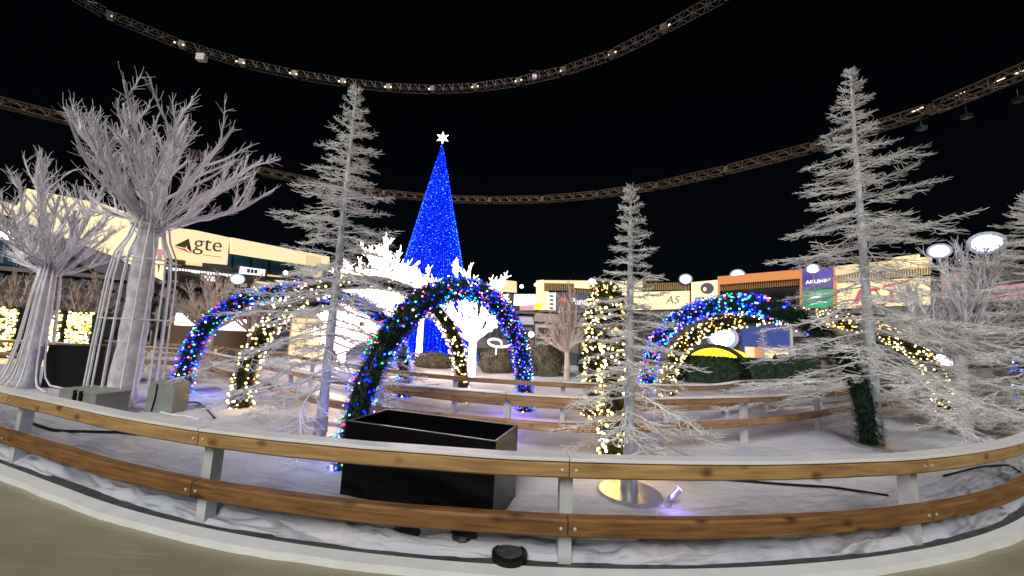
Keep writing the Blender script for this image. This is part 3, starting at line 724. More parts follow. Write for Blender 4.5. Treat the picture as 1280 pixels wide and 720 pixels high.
open_box((-.80, 4.30), math.radians(-18), 1.74, .72, .04, .83, 'large open black box of shiny panels behind the near fence')
bx = empty('black_box', tuple(at(102, 481, 9.7)), 'closed black cube on the snow between the two white wire trees', 'box'); q = bx.location; q.z = .08
mb = MB(); mb.box((q.x+.05, q.y, .58), (1.05, .9, .98), .35); mb.build('body', M['blackmatt'], bx)
mb = MB(); mb.box((q.x+.05, q.y, 1.088), (1.08, .93, .03), .35); mb.build('lid', M['blackmatt'], bx)

# grey case at the foot of the front tree
gc = empty('grey_case', (-7.55, 7.05, .06), 'grey green case with black latch at the foot of the caged wire tree', 'case'); q = gc.location
mb = MB(); mb.box((q.x, q.y, .26), (1.12, .46, .42), -.32); mb.build('body', M['greybox'], gc)
mb = MB(); mb.box((q.x, q.y, .49), (1.14, .48, .035), -.32); mb.build('lid', M['greybox'], gc)
for dx in (-.04, .14):
    c, s = math.cos(-.32), math.sin(-.32); mb = MB(); X, Y = q.x+dx*c+.245*s, q.y+dx*s-.245*c
    mb.box((X, Y, .40), (.07, .03, .24), -.32); mb.build('latch', M['blackmatt'], gc)
mb = MB(); mb.box((q.x-.42, q.y-.08, .28), (.03, .016, .14), -.32); mb.build('side_label', M['blackmatt'], gc)
# rounded grey electrical box
eb = empty('electrical_box', (-6.55, 7.45, .06), 'rounded grey electrical box beside the foot of the left multicoloured arch', 'box'); q = eb.location
mb = MB()
for k_, (w, z) in enumerate(((.5, .0), (.5, .5), (.47, .58), (.40, .63))): pass
prof = [(-.25, 0), (.25, 0), (.25, .46), (.22, .56), (.15, .61), (-.15, .61), (-.22, .56), (-.25, .46)]
mb.prism([(q.x+x, q.y-.18, q.z+z) for x, z in prof], (0, 1, 0), .36); mb.build('body', M['greybox'], eb)
mb = MB(); mb.tube([(q.x-.12+.04*math.sin(a), q.y-.19, q.z+.05+.5*a/2) for a in np.linspace(0, 2, 12)], .012, 6); mb.build('cable', M['blackmatt'], eb)

# cables and hose
def cable(name, pts, r, m, label, cat):
    P = np.array(pts, float); k = np.linspace(0, len(P)-1, len(P)*8)
    Q = np.stack([np.interp(k, np.arange(len(P)), P[:, i]) for i in range(3)], 1)
    for _ in range(6): Q[1:-1] = (Q[:-2]+2*Q[1:-1]+Q[2:])/4
    mb = MB(); mb.tube(Q, r, 7); return tag(mb.build(name, m, smooth=True, loc=tuple(Q[0])), label, cat)
def gp(px, py, dz=.02):
    q = plane(px, py, .10); return (q.x, q.y, ground_near(q.x, q.y)+dz)
cable('hose', [gp(24, 522), gp(36, 529), gp(66, 538), (gp(95, 538)), gp(150, 541), gp(205, 545)], .022, M['blackmatt'], 'black hose lying on the snow under the left part of the near fence', 'hose')
cable('cable', [gp(205, 512), gp(232, 503), gp(248, 503), gp(258, 512), gp(268, 523)], .016, M['blackmatt'], 'black cable curling over the snow beside the rounded grey box', 'cable')
cable('cable', [gp(190, 513), gp(215, 518), gp(232, 520), gp(250, 524)], .016, M['wire'], 'white cable lying on the snow in front of the rounded grey box', 'cable')
cable('cable', [gp(860, 596), gp(920, 601), gp(985, 606), gp(1040, 609), gp(1110, 618)], .014, M['blackmatt'], 'thin black cable on the snow right of the round steel base', 'cable')
cable('cable', [gp(1180, 596), gp(1225, 584), gp(1262, 582), gp(1275, 590)], .014, M['blackmatt'], 'thin black cable on the snow near the right edge', 'cable')
cable('cable', [gp(165, 478), gp(172, 470), gp(184, 476), gp(190, 486)], .014, M['wire'], 'white cable loop beside the black cube', 'cable')

# uplights on the snow
def uplight(loc, label, lens, body, r=.10, tilt=.5, az=0.0):
    u = empty('uplight', loc, label, 'floodlight'); L0 = np.array(loc)
    mb = MB(); mb.lathe(L0, [(r*.7, 0), (r*.75, .02), (r*.35, .03), (r*.3, .06)], 18); mb.build('base', body, u)
    ax = np.array([math.sin(tilt)*math.cos(az), math.sin(tilt)*math.sin(az), math.cos(tilt)])
    a = L0+np.array([0, 0, .08]); mb = MB(); mb.tube([a, a+ax*.03, a+ax*.13, a+ax*.16], [r*.6, r*.9, r, r*1.02], 18); mb.build('lamp_head', body, u)
    mb = MB(); mb.tube([a+ax*.162, a+ax*.168], [r*.85, r*.85], 18); mb.build('lens', lens, u)
    return u
q = gp(836, 628, .0); uplight(q, 'small floodlight glowing violet beside the round steel base', M['purple_glow'], M['steel'], .042, .9, 0.2)
q = gp(637, 690, .0)
pk = empty('ground_lamp', q, 'round black ground lamp on the cloth just behind the near fence', 'floodlight')
mb = MB(); mb.lathe(q, [(.13, 0), (.145, .02), (.145, .06), (.12, .075), (.11, .07)], 26); mb.build('housing', M['blackmatt'], pk)
mb = MB(); mb.lathe((q[0], q[1], q[2]+.066), [(.108, .0), (.10, .008), (.06, .012)], 26); mb.build('lens', M['liner'], pk)
for i, (px, py) in enumerate(((508, 664), (580, 670))):
    q = gp(px, py, -.01); mb = MB(); mb.lathe(q, [(.12, 0), (.13, .02), (.11, .045), (.05, .055)], 14)
    tag(mb.build('sandbag', M['hoop'], loc=q), ('grey green weight under the left corner of the large black box', 'grey green weight under the right corner of the large black box')[i], 'weight')
q = gp(1022, 600, .0); uplight(q, 'small floodlight glowing white on the snow under the near rail on the right', M['white_hot'], M['steel'], .06, 1.0, 2.6)

# ------------------------------------------------------------------ ring trusses overhead
def truss(label, px_pts, z, w, m, sub, lamps, seed, nlat, chord):
    P = [np.array(plane(x, y, z)) for x, y in px_pts]
    # extend both ends along the ring
    P = [P[0]+(P[0]-P[1])]+P+[P[-1]+(P[-1]-P[-2])]
    P = np.array(P)
    root = empty('ring_truss', tuple(P[len(P)//2]), label, 'truss', 'ring trusses under the roof'); rng = np.random.default_rng(seed)
    # resample to straight segments of about equal length
    k = np.linspace(0, len(P)-1, 400); Q = np.stack([np.interp(k, np.arange(len(P)), P[:, i]) for i in range(3)], 1)
    for _ in range(150): Q[1:-1] = (Q[:-2]+2*Q[1:-1]+Q[2:])/4
    arc = np.concatenate([[0], np.cumsum(np.linalg.norm(np.diff(Q, axis=0), axis=1))]); ns = max(2, round(arc[-1]/sub))
    N = np.stack([np.interp(np.linspace(0, arc[-1], ns+1), arc, Q[:, i]) for i in range(3)], 1)
    for i in range(ns):
        a, b = N[i], N[i+1]; d = b-a; L = np.linalg.norm(d); d /= L; sd = np.cross(d, V3(0, 0, 1)); up = V3(0, 0, 1)
        a = a+d*.25; b = b-d*.25; mb = MB(); h = w/2
        cs = [(sx*h, sz*h) for sx, sz in ((-1, -1), (1, -1), (1, 1), (-1, 1))]
        mb.tubes([[a+sd*x+up*z_, b+sd*x+up*z_] for x, z_ in cs], chord, 4)
        lat = []
        for j in range(nlat):
            t0, t1 = a+(b-a)*(j/nlat), a+(b-a)*((j+1)/nlat)
            for q in range(4):
                x0, z0 = cs[q]; x1, z1 = cs[(q+1) % 4]
                lat.append([t0+sd*x0+up*z0, t1+sd*x1+up*z1] if (j+q) % 2 else [t1+sd*x0+up*z0, t0+sd*x1+up*z1])
                if j % 2 == 0: lat.append([t0+sd*x0+up*z0, t0+sd*x1+up*z1])
        mb.tubes(np.array(lat), chord*.6, 3)
        mb.build('truss_section', m, root)
        mb = MB(); Mx = np.array([d, sd, up]).T; mb.box(N[i], (.34, w*.92, w*.92), M=Mx); mb.build('corner_block', m, root)
        if lamps:
            for e in (-1, 1):
                if rng.uniform() < .8:
                    mb = MB(); mb.box(N[i]+d*.22*e-up*(h*.4)-V3(0, 1, 0)*w*.5, (.09, .06, .09)); mb.build('lamp', M['lamp_small'], root)
    return root, N
tr1, N1 = truss('lit box truss curving over the trees at the top of the view', [(80, -12), (125, 14), (180, 40), (250, 64), (320, 84), (400, 99), (480, 110), (560, 113), (640, 105), (740, 80), (800, 52), (890, 3)], 20, .43, M['truss'], 3.3, True, 3, 8, .024)
tr2, N2 = truss('brown ring truss lower and farther off, passing behind the fir tops', [(0, 128), (60, 143), (130, 161), (210, 186), (300, 208), (370, 225), (480, 243), (560, 250), (640, 251), (700, 249), (800, 238), (900, 215), (1000, 190), (1120, 153), (1200, 124), (1280, 90)], 20, .72, M['truss_far'], 7, False, 4, 10, .075)
for i, (px, py) in enumerate(((252, 72), (668, 96))):
    q = plane(px, py, 19.4); s = empty('truss_floodlight', tuple(q), ('pale square floodlight hanging from the left part of the upper truss', 'small pale box clamped under the upper truss, right of the cone tree')[i], 'floodlight')
    mb = MB(); mb.box((q.x, q.y, q.z), (.55, .3, .45) if i == 0 else (.3, .2, .25)); mb.build('housing', M['palewhite'], s)
    mb = MB(); mb.tube([(q.x-.3, q.y, q.z), (q.x-.3, q.y, q.z+.45), (q.x+.3, q.y, q.z+.45), (q.x+.3, q.y, q.z)], .03, 5); mb.build('bracket', M['truss'], s)
for i, (px, py, w_) in enumerate(((1150, 150, 'first'), (1206, 134, 'second'), (1270, 112, 'third'))):
    q = plane(px, py-9, 20); q.z = 18.75; s = empty('hanging_speaker', tuple(q), ('grey speaker under the brown truss, closest to the tallest fir tree', 'grey speaker under the brown truss, middle one of three at the right', 'grey speaker under the brown truss, close to the right edge')[i], 'speaker', 'speakers hanging under the brown truss')
    mb = MB(); mb.box((q.x, q.y, q.z), (.5, .4, .28)); mb.build('cabinet', M['hoop'], s)
    mb = MB(); mb.tube([(q.x, q.y, q.z+.19), (q.x, q.y, 19.5)], .02, 4); mb.build('cable', M['truss_far'], s)
for px, py in ((1195, 120), (1242, 103), (1268, 93), (1140, 140)):
    q = plane(px, py, 20.5); q2 = plane(px+14, py-6, 20.5); mb = MB(); mb.tube([tuple(q), tuple(q2)], .05, 5); mb.build('strip_lamp', M['lamp_small'], tr2)

# ------------------------------------------------------------------ stadium stands
class Wall:
    def __init__(s, A, B):
        s.A = np.array([*A, 0.]); s.B = np.array([*B, 0.]); s.d = (s.B-s.A)/np.linalg.norm(s.B-s.A)
        n = np.array([s.d[1], -s.d[0], 0.]); s.n = n if n.dot(-s.A) > 0 else -n
    def pt(s, px, py, off=0.0):
        d = np.array(ray(px, py)); o = np.array([0, 0, H]); A = s.A+s.n*off
        t = (A-o).dot(s.n)/d.dot(s.n); return o+d*t
    def poly(s, pix, off, depth): mb = MB(); P = [s.pt(x, y, off) for x, y in pix]; mb.prism(P, s.n, depth); return mb
    def world(s, u, z, off=0.0): return s.A+s.d*u+s.n*off+np.array([0, 0, z])
def rect(x0, y0, x1, y1, sl=0.0): return [(x0, y0), (x1, y0+sl), (x1, y1+sl), (x0, y1)]
WL1 = Wall((-46, 29.8), (-35, 36.5)); WL2 = Wall((-35, 36.5), (-28, 57)); WC = Wall((-28, 57), (5, 61))
WR0 = Wall((5, 61), (28, 50)); WR1 = Wall((28, 50), (36, 41.5)); WR2 = Wall((36, 41.5), (39.5, 33)); WR3 = Wall((39.5, 33), (41, 18))
WL0 = Wall((-49, 16), (-46, 29.8))

def lettering(text, wall, px0, py0, px1, py1, m, parent, off, bold=0.0, depth=.05, name='lettering', shear=0.0):
    # text fitted between two baseline pixels with cap height py0->py1 ... (px0,py0)=baseline left, (px1,py1)=baseline right
    cu = bpy.data.curves.new('lettering', 'FONT'); cu.body = text; cu.size = 1; cu.extrude = depth; cu.offset = bold; cu.shear = shear; cu.resolution_u = 4
    o = bpy.data.objects.new('tmp', cu); col.objects.link(o)
    dg = bpy.context.evaluated_depsgraph_get(); dg.update(); me = bpy.data.meshes.new_from_object(o.evaluated_get(dg)); bpy.data.objects.remove(o)
    co = np.zeros(len(me.vertices)*3, np.float32); me.vertices.foreach_get('co', co); co = co.reshape(-1, 3)
    w = co[:, 0].max()-co[:, 0].min(); x0 = co[:, 0].min()
    a = wall.pt(px0, py0, off); b = wall.pt(px1, py1, off); L = (b-a).dot(wall.d); s = L/w
    W = a[None]+((co[:, 0]-x0)*s)[:, None]*wall.d+(co[:, 1]*s)[:, None]*V3(0, 0, 1)+(co[:, 2])[:, None]*wall.n
    W = W+((co[:, 0]-x0)/w)[:, None]*V3(0, 0, (b-a)[2])
    base = Vector((0, 0, 0)); p_ = parent
    while p_: base += p_.location; p_ = p_.parent
    me.vertices.foreach_set('co', (W-np.array(base)).astype(np.float32).ravel()); me.update(); me.materials.clear(); me.materials.append(m)
    ob = bpy.data.objects.new(name, me); col.objects.link(ob); ob.parent = parent; return ob

def stand(label, walls, ztop, zlow, seed):
    A = walls[0].A; root = empty('stadium_stand', tuple((walls[0].A+walls[-1].B)/2), label, 'stadium stand')
    for w in walls:
        L = np.linalg.norm(w.B-w.A)
        def quad(mb, a, b): pass
        mb = MB(); mb.prism([w.world(0, zlow, -1.6), w.world(L, zlow, -1.6), w.world(L, ztop, -1.6), w.world(0, ztop, -1.6)], w.n, -.4); mb.build('back_wall', M['dark'], root)
        # stepped lower tier running down to the field wall
        rows = 17; mb = MB(); y0 = -1.0; 
        for i in range(rows):
            o0 = .4+i*.72; z1 = zlow-.35*i-.3
            if z1 < 1.0: break
            mb.prism([w.world(-.6*i*0, 0.0, o0), w.world(L, 0.0, o0), w.world(L, z1, o0), w.world(0, z1, o0)], w.n, .715)
        mb.build('seating_tier', M['seat'], root)
        # seat backs as a row of short slabs on each second step
        sb = MB(); rng = np.random.default_rng(seed)
        for i in range(0, rows, 1):
            o0 = .4+i*.72; z1 = zlow-.35*i-.3
            if z1 < 1.0: break
            nn = int(L/.95)
            for j in range(nn):
                if rng.uniform() < .08: continue
                c = w.world((j+.5)*L/nn, z1+.21, o0+.10); Mx = np.array([w.d, w.n, V3(0, 0, 1)]).T; sb.box(c, (.62, .07, .40), M=Mx)
        tag(sb.build('seat_rows', M['dark'], root), kind='stuff')
        mb = MB(); o1 = .4+rows*.72; mb.prism([w.world(0, 0, o1+.2), w.world(L, 0, o1+.2), w.world(L, 1.25, o1+.2), w.world(0, 1.25, o1+.2)], w.n, .15); mb.build('field_wall', M['concrete'], root)
        mb = MB(); mb.prism([w.world(0, zlow, -1.2), w.world(L, zlow, -1.2), w.world(L, zlow+.35, -1.2), w.world(0, zlow+.35, -1.2)], w.n, 2.6); mb.build('walkway', M['concrete'], root)
        # columns under the fascia
        for u in np.arange(2, L, 6.5):
            mb = MB(); c = w.world(u, (zlow+ztop)/2, -.8); Mx = np.array([w.d, w.n, V3(0, 0, 1)]).T; mb.box(c, (.35, .35, ztop-zlow-.4), M=Mx); mb.build('column', M['concrete'], root)
    return root
SL = stand('left stadium stand with a yellow lit fascia and blue glazing', [WL0, WL1, WL2], 9.0, 5.2, 1)
SC = stand('dark stadium stand behind the blue cone tree', [WC], 8.6, 5.2, 2)
SRt = stand('right stadium stand with slatted gold balcony and columns', [WR0, WR1, WR2, WR3], 9.2, 5.6, 3)

def panel(wall, pix, off, dep, m, parent, name): return wall.poly(pix, off, dep).build(name, m, parent)
def sign(wall, pix, off, m, label, name='advertising_sign', cat='sign', dep=.12, group=None):
    mb = wall.poly(pix, off, dep); c = np.mean([wall.pt(x, y, off) for x, y in pix], 0)
    r = empty(name, tuple(c), label, cat, group); mb.build('face', m, r); return r

# left stand: fascia pieces
panel(WL1, [(-60, 236), (24, 258), (36, 237), (130, 256), (206, 283), (206, 352), (146, 322), (0, 266), (-60, 248)], .3, .3, M['cream'], SL, 'fascia')
panel(WL1, [(-60, 250), (0, 268), (146, 324), (206, 354), (206, 372), (100, 330), (0, 300), (-60, 290)], .1, .15, M['slate'], SL, 'sloping_soffit')
panel(WL2, [(287, 297), (410, 321), (410, 336), (287, 317)], .3, .3, M['cream'], SL, 'fascia')
panel(WL2, [(381, 318), (401, 321), (401, 333), (381, 330)], .62, .1, M['cream_dim'], SL, 'fascia')
panel(WL2, [(285, 318), (405, 336), (405, 350), (285, 333)], .1, .1, M['glass'], SL, 'glazing')
for k in range(5):
    x = 290+k*23; panel(WL2, [(x, 318+(x-285)*.15), (x+1.5, 318+(x-285)*.15), (x+1.5, 334+(x-285)*.13), (x, 334+(x-285)*.13)], .22, .08, M['blackmatt'], SL, 'mullion')
panel(WL1, [(-60, 285), (96, 322), (96, 345), (-60, 320)], .35, .1, M['glass'], SL, 'glazing')
panel(WL1, [(20, 313), (50, 317), (50, 322), (20, 319)], .6, .1, M['white_em'], SL, 'strip_light')
g = sign(WL2, [(205, 283), (244, 288), (286, 297), (283, 331), (250, 328), (205, 322)], .75, M['cream'], 'large cream sign with grey letters and a coloured triangle on the left stand')
WLs = WL2
lettering('gte', WL2, 241, 311.5, 276, 315.0, M['grey_ink'], g, .90, -.008)
def flat(wall, pix, off, m, parent, name='emblem', dep=.04): return wall.poly(pix, off, dep).build(name, m, parent)
flat(WL2, [(218, 307), (236, 298), (235, 306), (231, 310)], .90, M['green_ink'], g)
flat(WL2, [(236, 299), (239.5, 316), (233.5, 310)], .90, M['slate'], g)
flat(WL2, [(216, 308), (231, 311), (239, 317), (230, 313.5)], .90, M['red_ink'], g)
flat(WL2, [(253, 318), (277, 321), (277, 322), (253, 319)], .90, M['orange'], g, 'small_print')
b = sign(WL2, [(197, 330), (295, 341), (295, 350), (197, 341)], .45, M['concrete'], 'long pale ledge sign with a row of small white lettering under the cream sign')
rg = random.Random(4)
for k in range(24):
    x = 200+k*3.9; y = 332.5+(x-197)*.112; hh = rg.choice([2.6, 3.4, 3.8]); flat(WL2, [(x, y), (x+2.6, y+.3), (x+2.6, y+hh+.3), (x, y+hh)], .58, M['white_em'], b, 'lettering')
b = sign(WL2, [(300, 333), (331, 337), (330, 345), (299, 342)], .9, M['white_em'], 'small bright white sign with dark marks below the blue glazing')
for k in range(3): flat(WL2, [(309+k*4.6, 336+k*.5), (312.4+k*4.6, 336.4+k*.5), (312+k*4.6, 341+k*.5), (308.5+k*4.6, 340.6+k*.5)], 1.05, M['slate'], b, 'lettering')
b = sign(WL2, [(196, 311), (206, 312), (206, 327), (196, 326)], .5, M['pink'], 'small pink sign left of the cream sign with grey letters')
panel(WL2, [(208, 322), (252, 329), (252, 334), (208, 328)], .3, .1, M['gold_dark'], SL, 'recess')
panel(WL2, [(232, 325.5), (252, 328), (252, 333), (232, 331)], .45, .1, M['cream_dim'], SL, 'lit_recess')
b = sign(WL2, [(376, 334), (402, 337), (402, 347), (376, 344)], .6, M['cream_dim'], 'small cream sign beside the tall left fir tree')

for pix in ([(318, 351), (366, 356), (366, 359), (318, 354)], [(334, 343), (352, 345), (352, 347), (334, 345)], [(214, 352), (240, 355), (240, 358), (214, 355)]): panel(WL2, pix, .9, .1, M['cream_dim'], SL, 'strip_light')
for pix in ([(252, 344), (268, 346), (268, 352), (252, 350)], [(345, 350), (372, 353), (372, 355), (345, 352)]): panel(WL2, pix, .7, .1, M['white_em'], SL, 'strip_light')
# right stand: left to right
panel(WR0, [(620, 349), (646, 352), (646, 366), (620, 364)], .4, .3, M['cream_dim'], SRt, 'fascia')
panel(WR0, [(671, 351), (680, 350), (680, 388), (675, 388), (671, 382)], .4, .3, M['cream'], SRt, 'column')
def slats(wall, x0, x1, yt0, yt1, hb, n, m, back, parent):
    panel(wall, [(x0, yt0), (x1, yt1), (x1, yt1+hb), (x0, yt0+hb)], .2, .1, back, parent, 'balcony_back')
    mb = MB()
    for k in range(n):
        x = x0+(x1-x0)*(k+.5)/n; w = (x1-x0)/n*.26; y = yt0+(yt1-yt0)*(k+.5)/n
        P = [wall.pt(x-w, y, .36), wall.pt(x+w, y, .36), wall.pt(x+w, y+hb, .36), wall.pt(x-w, y+hb, .36)]; mb.prism(P, wall.n, .08)
    mb.build('slat_row', m, parent)
panel(WR0, [(680, 350.5), (738, 351), (738, 355), (680, 354)], .3, .25, M['cream_dim'], SRt, 'fascia')
slats(WR0, 680, 718, 354, 354.5, 9, 14, M['gold_slat'], M['gold_dark'], SRt)
panel(WR0, [(718, 352.5), (738, 353), (738, 361), (718, 360)], .62, .1, M['cream'], SRt, 'fascia')
slats(WR0, 718, 770, 361, 361, 4.5, 18, M['gold_slat'], M['gold_dark'], SRt)
panel(WR0, [(676, 364), (686, 364), (686, 389), (676, 389)], .3, .2, M['cream_dim'], SRt, 'column')
b = sign(WR0, [(684.5, 366), (695, 366), (694.5, 388), (684, 388)], .65, M['white_em'], 'narrow white upright sign with green figures beside the slate sign')
for k in range(4): flat(WR0, [(687, 368.5+k*5), (692, 369+k*5), (692, 372+k*5), (687, 371.5+k*5)], .8, M['green_ink'], b, 'lettering')
b = sign(WR0, [(696, 365.5), (770, 365.5), (770, 389), (696, 389)], .55, M['slate'], 'slate grey sign with a red emblem and white letters')
flat(WR0, [(700, 374), (703, 371), (705, 373.5), (708, 371.5), (708.5, 376), (704.5, 380)], .7, M['red_ink'], b)
lettering('Panao', WR0, 713.5, 380.5, 741, 380.8, M['white_em'], b, .7, .012)
b = sign(WR0, [(668, 379), (676, 379), (676, 387), (668, 387)], .9, M['yellow'], 'small square yellow sign under the cream column')
kb = sign(WR0, [(638, 368), (669, 368), (669, 381), (638, 382)], .9, M['white_hot'], 'overexposed white screen behind the multicoloured arch', 'lit_screen', 'screen')
panel(WR0, [(650, 382), (668, 382), (668, 388), (650, 388)], .8, .1, M['pink'], SRt, 'lower_panel')
panel(WR0, [(770, 352), (803, 351), (803, 364), (770, 365)], .3, .25, M['cream'], SRt, 'fascia')
b = sign(WR0, [(772, 366), (862, 363.5), (862, 386), (772, 388)], .55, M['cream'], 'wide cream sign with dark italic capitals left of the round emblem')
lettering('AS', WR0, 832, 379.5, 850, 379, M['grey_ink'], b, .7, -.005, shear=.25)
slats(WR0, 803, 862, 354, 353, 9, 22, M['gold_slat'], M['gold_dark'], SRt)
b = sign(WR0, [(864, 353), (897, 350), (897, 386), (864, 388)], .6, M['cream'], 'cream upright sign with a round grey emblem and a small framed square')
flat(WR0, [(884+8.5*math.cos(a), 360.5+7*math.sin(a)) for a in np.linspace(0, 2*math.pi, 20, endpoint=False)], .75, M['slate'], b)
flat(WR0, [(881+2.2*math.cos(a), 361.5+2.6*math.sin(a)) for a in np.linspace(0, 2*math.pi, 12, endpoint=False)], .84, M['cream'], b)
for q in ([(869, 372), (880, 371.5), (880, 373), (869, 373.5)], [(869, 380), (880, 379.5), (880, 381), (869, 381.5)], [(869, 373.5), (870.5, 373.5), (870.5, 380), (869, 380)], [(878.5, 373), (880, 373), (880, 379.5), (878.5, 379.6)]): flat(WR0, q, .75, M['slate'], b, 'frame')
panel(WR1, [(896, 352), (900, 350), (900, 384), (896, 386)], .5, .2, M['orange'], SRt, 'column')
panel(WR1, [(898, 346), (1003, 337), (1003, 348), (898, 356)], .4, .3, M['orange'], SRt, 'fascia')
slats(WR1, 899, 1002, 356, 348.5, 8, 36, M['gold_slat'], M['gold_dark'], SRt)
panel(WR1, [(1000, 336), (1003, 336), (1003, 386), (1000, 386)], .55, .2, M['orange'], SRt, 'column')
b = sign(WR1, [(1003.5, 336), (1042, 333), (1042, 360), (1003.5, 362.5)], .6, M['purple'], 'purple sign with white capitals above the green sign')
lettering('AKUMIN', WR1, 1007, 355.0, 1037.5, 352.4, M['white_em'], b, .76, .02)
b = sign(WR1, [(1003.5, 363.5), (1042, 361), (1042, 384.5), (1003.5, 385.5)], .6, M['green'], 'green sign with white strokes below the purple sign')
for q in ([(1008, 375), (1018, 370), (1030, 371), (1018, 372.5)], [(1012, 381), (1024, 376), (1038, 378), (1024, 379)], [(1022, 368), (1036, 366), (1036, 367.2), (1022, 369.4)]): flat(WR1, q, .76, M['white_em'], b, 'lettering')
panel(WR1, [(1042, 333), (1047, 333), (1047, 386), (1042, 386)], .5, .2, M['orange'], SRt, 'column')
panel(WR2, [(1046, 333), (1165, 321), (1165, 334), (1046, 344)], .4, .3, M['cream_dim'], SRt, 'fascia')
panel(WR2, [(1116, 322), (1150, 318), (1150, 333), (1116, 335)], .8, .1, M['cream'], SRt, 'fascia')
slats(WR2, 1047, 1163, 344, 334, 9, 34, M['gold_slat'], M['cream_dim'], SRt)
b = sign(WR2, [(1047, 354), (1163, 346), (1163, 381), (1047, 386)], .6, M['cream'], 'wide cream sign with big red strokes behind the tallest fir tree')
for q in ([(1066, 380), (1074, 362), (1100, 359), (1100, 363), (1079, 366), (1073, 380)], [(1104, 357), (1138, 349), (1138, 352), (1104, 360)], [(1112, 378), (1112, 362), (1117, 362), (1117, 378)], [(1122, 376), (1129, 361), (1136, 376), (1131, 376), (1129, 369), (1127, 376)], [(1070, 382), (1106, 379), (1106, 382), (1070, 385)]): flat(WR2, q, .76, M['red_ink'], b, 'lettering')
panel(WR3, [(1166, 356), (1180, 355), (1180, 400), (1166, 399)], .4, .2, M['slate'], SRt, 'column')
b = sign(WR3, [(1178, 343), (1216, 340), (1216, 384), (1178, 383)], .5, M['pink'], 'faded pink sign with a white letter right of the tallest fir tree')
lettering('N', WR3, 1207, 376, 1213, 376, M['white_em'], b, .66, .02)
b = sign(WR3, [(1178, 388), (1215, 386), (1215, 415), (1178, 410)], .5, M['red'], 'red sign hanging below the faded pink sign')
panel(WR3, [(1216, 360), (1330, 350), (1330, 372), (1216, 378)], .4, .2, M['pink'], SRt, 'fascia')
# lit rooms below the cream sign with red strokes
for x in (1114, 1131, 1148): panel(WR2, [(x, 390), (x+14, 389.5), (x+14, 400), (x, 400)], .7, .1, M['cream_dim'], SRt, 'lit_window')
for i, x in enumerate((1118, 1131, 1146)): 
    mb = WR2.poly([(x-3, 416), (x+4, 415), (x+4, 420), (x-3, 420)], 9, .2); c = WR2.pt(x, 418, 9)
    tag(mb.build('strip_lamp', M['white_em'], loc=tuple(c)), ('white strip lamp under the lit windows, left one of three', 'white strip lamp under the lit windows, middle one of three', 'white strip lamp under the lit windows, right one of three')[i], 'lamp', 'strip lamps under the lit windows')

# glowing panels added under the fascias to brighten the dark lower stands
rg = random.Random(12)
for wl, x0, x1, ya, yb in ((WR0, 690, 860, 391, 389), (WR1, 905, 1040, 391, 391), (WR2, 1052, 1105, 391, 390), (WL2, 215, 395, 351, 358)):
    x = x0
    while x < x1:
        w_ = rg.uniform(4, 10); y = ya+(yb-ya)*(x-x0)/(x1-x0); h_ = rg.uniform(4, 8)
        if rg.random() < .55: panel(wl, [(x, y), (x+w_, y), (x+w_, y+h_), (x, y+h_)], .1, .08, rg.choice([M['cream_dim'], M['dim_fill_glow'], M['dim_fill_glow']]), SL if wl is WL2 else SRt, 'lit_window')  # invented window panel, put in for its glow
        x += w_+rg.uniform(3, 9)
# floodlights along the stand roofs
def floodlight(px, py, Y, w, label):
    w *= 1.0; c = at(px, py, Y); C = np.array(c); r = empty('stand_floodlight', tuple(c), label, 'floodlight', 'round white floodlights along the stands')
    to = np.array([0, 0, H])-C; to /= np.linalg.norm(to); sd = np.cross(to, V3(0, 0, 1)); sd /= np.linalg.norm(sd); up = np.cross(sd, to)
    mb = MB(); ang = np.linspace(0, 2*math.pi, 20, endpoint=False)
    mb.prism([C+sd*w*1.08*math.cos(a)+up*w*.95*math.sin(a)-to*.5 for a in ang], to, .42); mb.build('housing', M['palewhite'], r)
    mb = MB(); mb.prism([C+sd*w*math.cos(a)+up*w*.85*math.sin(a)-to*.06 for a in ang], to, .05); mb.build('glow_ring', M['flood_glow'], r)  # dim blue glowing ring added around the lens as its halo
    mb = MB(); mb.prism([C+sd*w*.8*math.cos(a)+up*w*.66*math.sin(a)-to*.005 for a in ang], to, .05); mb.build('lens', M['flood'], r)
    mb = MB(); mb.tube([C-to*.3-up*w*.9, C-to*.3-V3(0, 0, w+1.6)], .07, 6); mb.build('bracket', M['steel'], r)
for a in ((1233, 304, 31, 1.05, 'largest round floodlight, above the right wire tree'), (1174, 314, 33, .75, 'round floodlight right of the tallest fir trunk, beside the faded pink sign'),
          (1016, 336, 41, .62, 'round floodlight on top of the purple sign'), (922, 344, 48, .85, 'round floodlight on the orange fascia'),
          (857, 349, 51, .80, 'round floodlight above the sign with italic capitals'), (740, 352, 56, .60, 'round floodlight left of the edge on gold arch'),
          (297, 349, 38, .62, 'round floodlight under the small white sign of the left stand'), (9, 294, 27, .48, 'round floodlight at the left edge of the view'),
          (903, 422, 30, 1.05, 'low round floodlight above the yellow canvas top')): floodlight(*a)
for i, (px, py, Y, w) in enumerate(((652, 358, 55, .3), (670, 356, 56, .3), (1198, 326, 33, .12), (664, 418, 30, .25), (357, 341, 40, .25))):
    c = at(px, py, Y); mb = MB(); mb.lathe(tuple(c), [(.02, -w), (w*.8, -w*.6), (w, 0), (w*.8, w*.6), (.02, w)], 10)
    tag(mb.build('globe_lamp', M['white_hot'], loc=tuple(c)), ('small globe lamp just above the overexposed white screen', 'small globe lamp on the cream column of the right stand', 'tiny globe lamp beside the faded pink sign', 'small globe lamp left of the pale taupe tree', 'small globe lamp under the glazing of the left stand')[i], 'lamp')

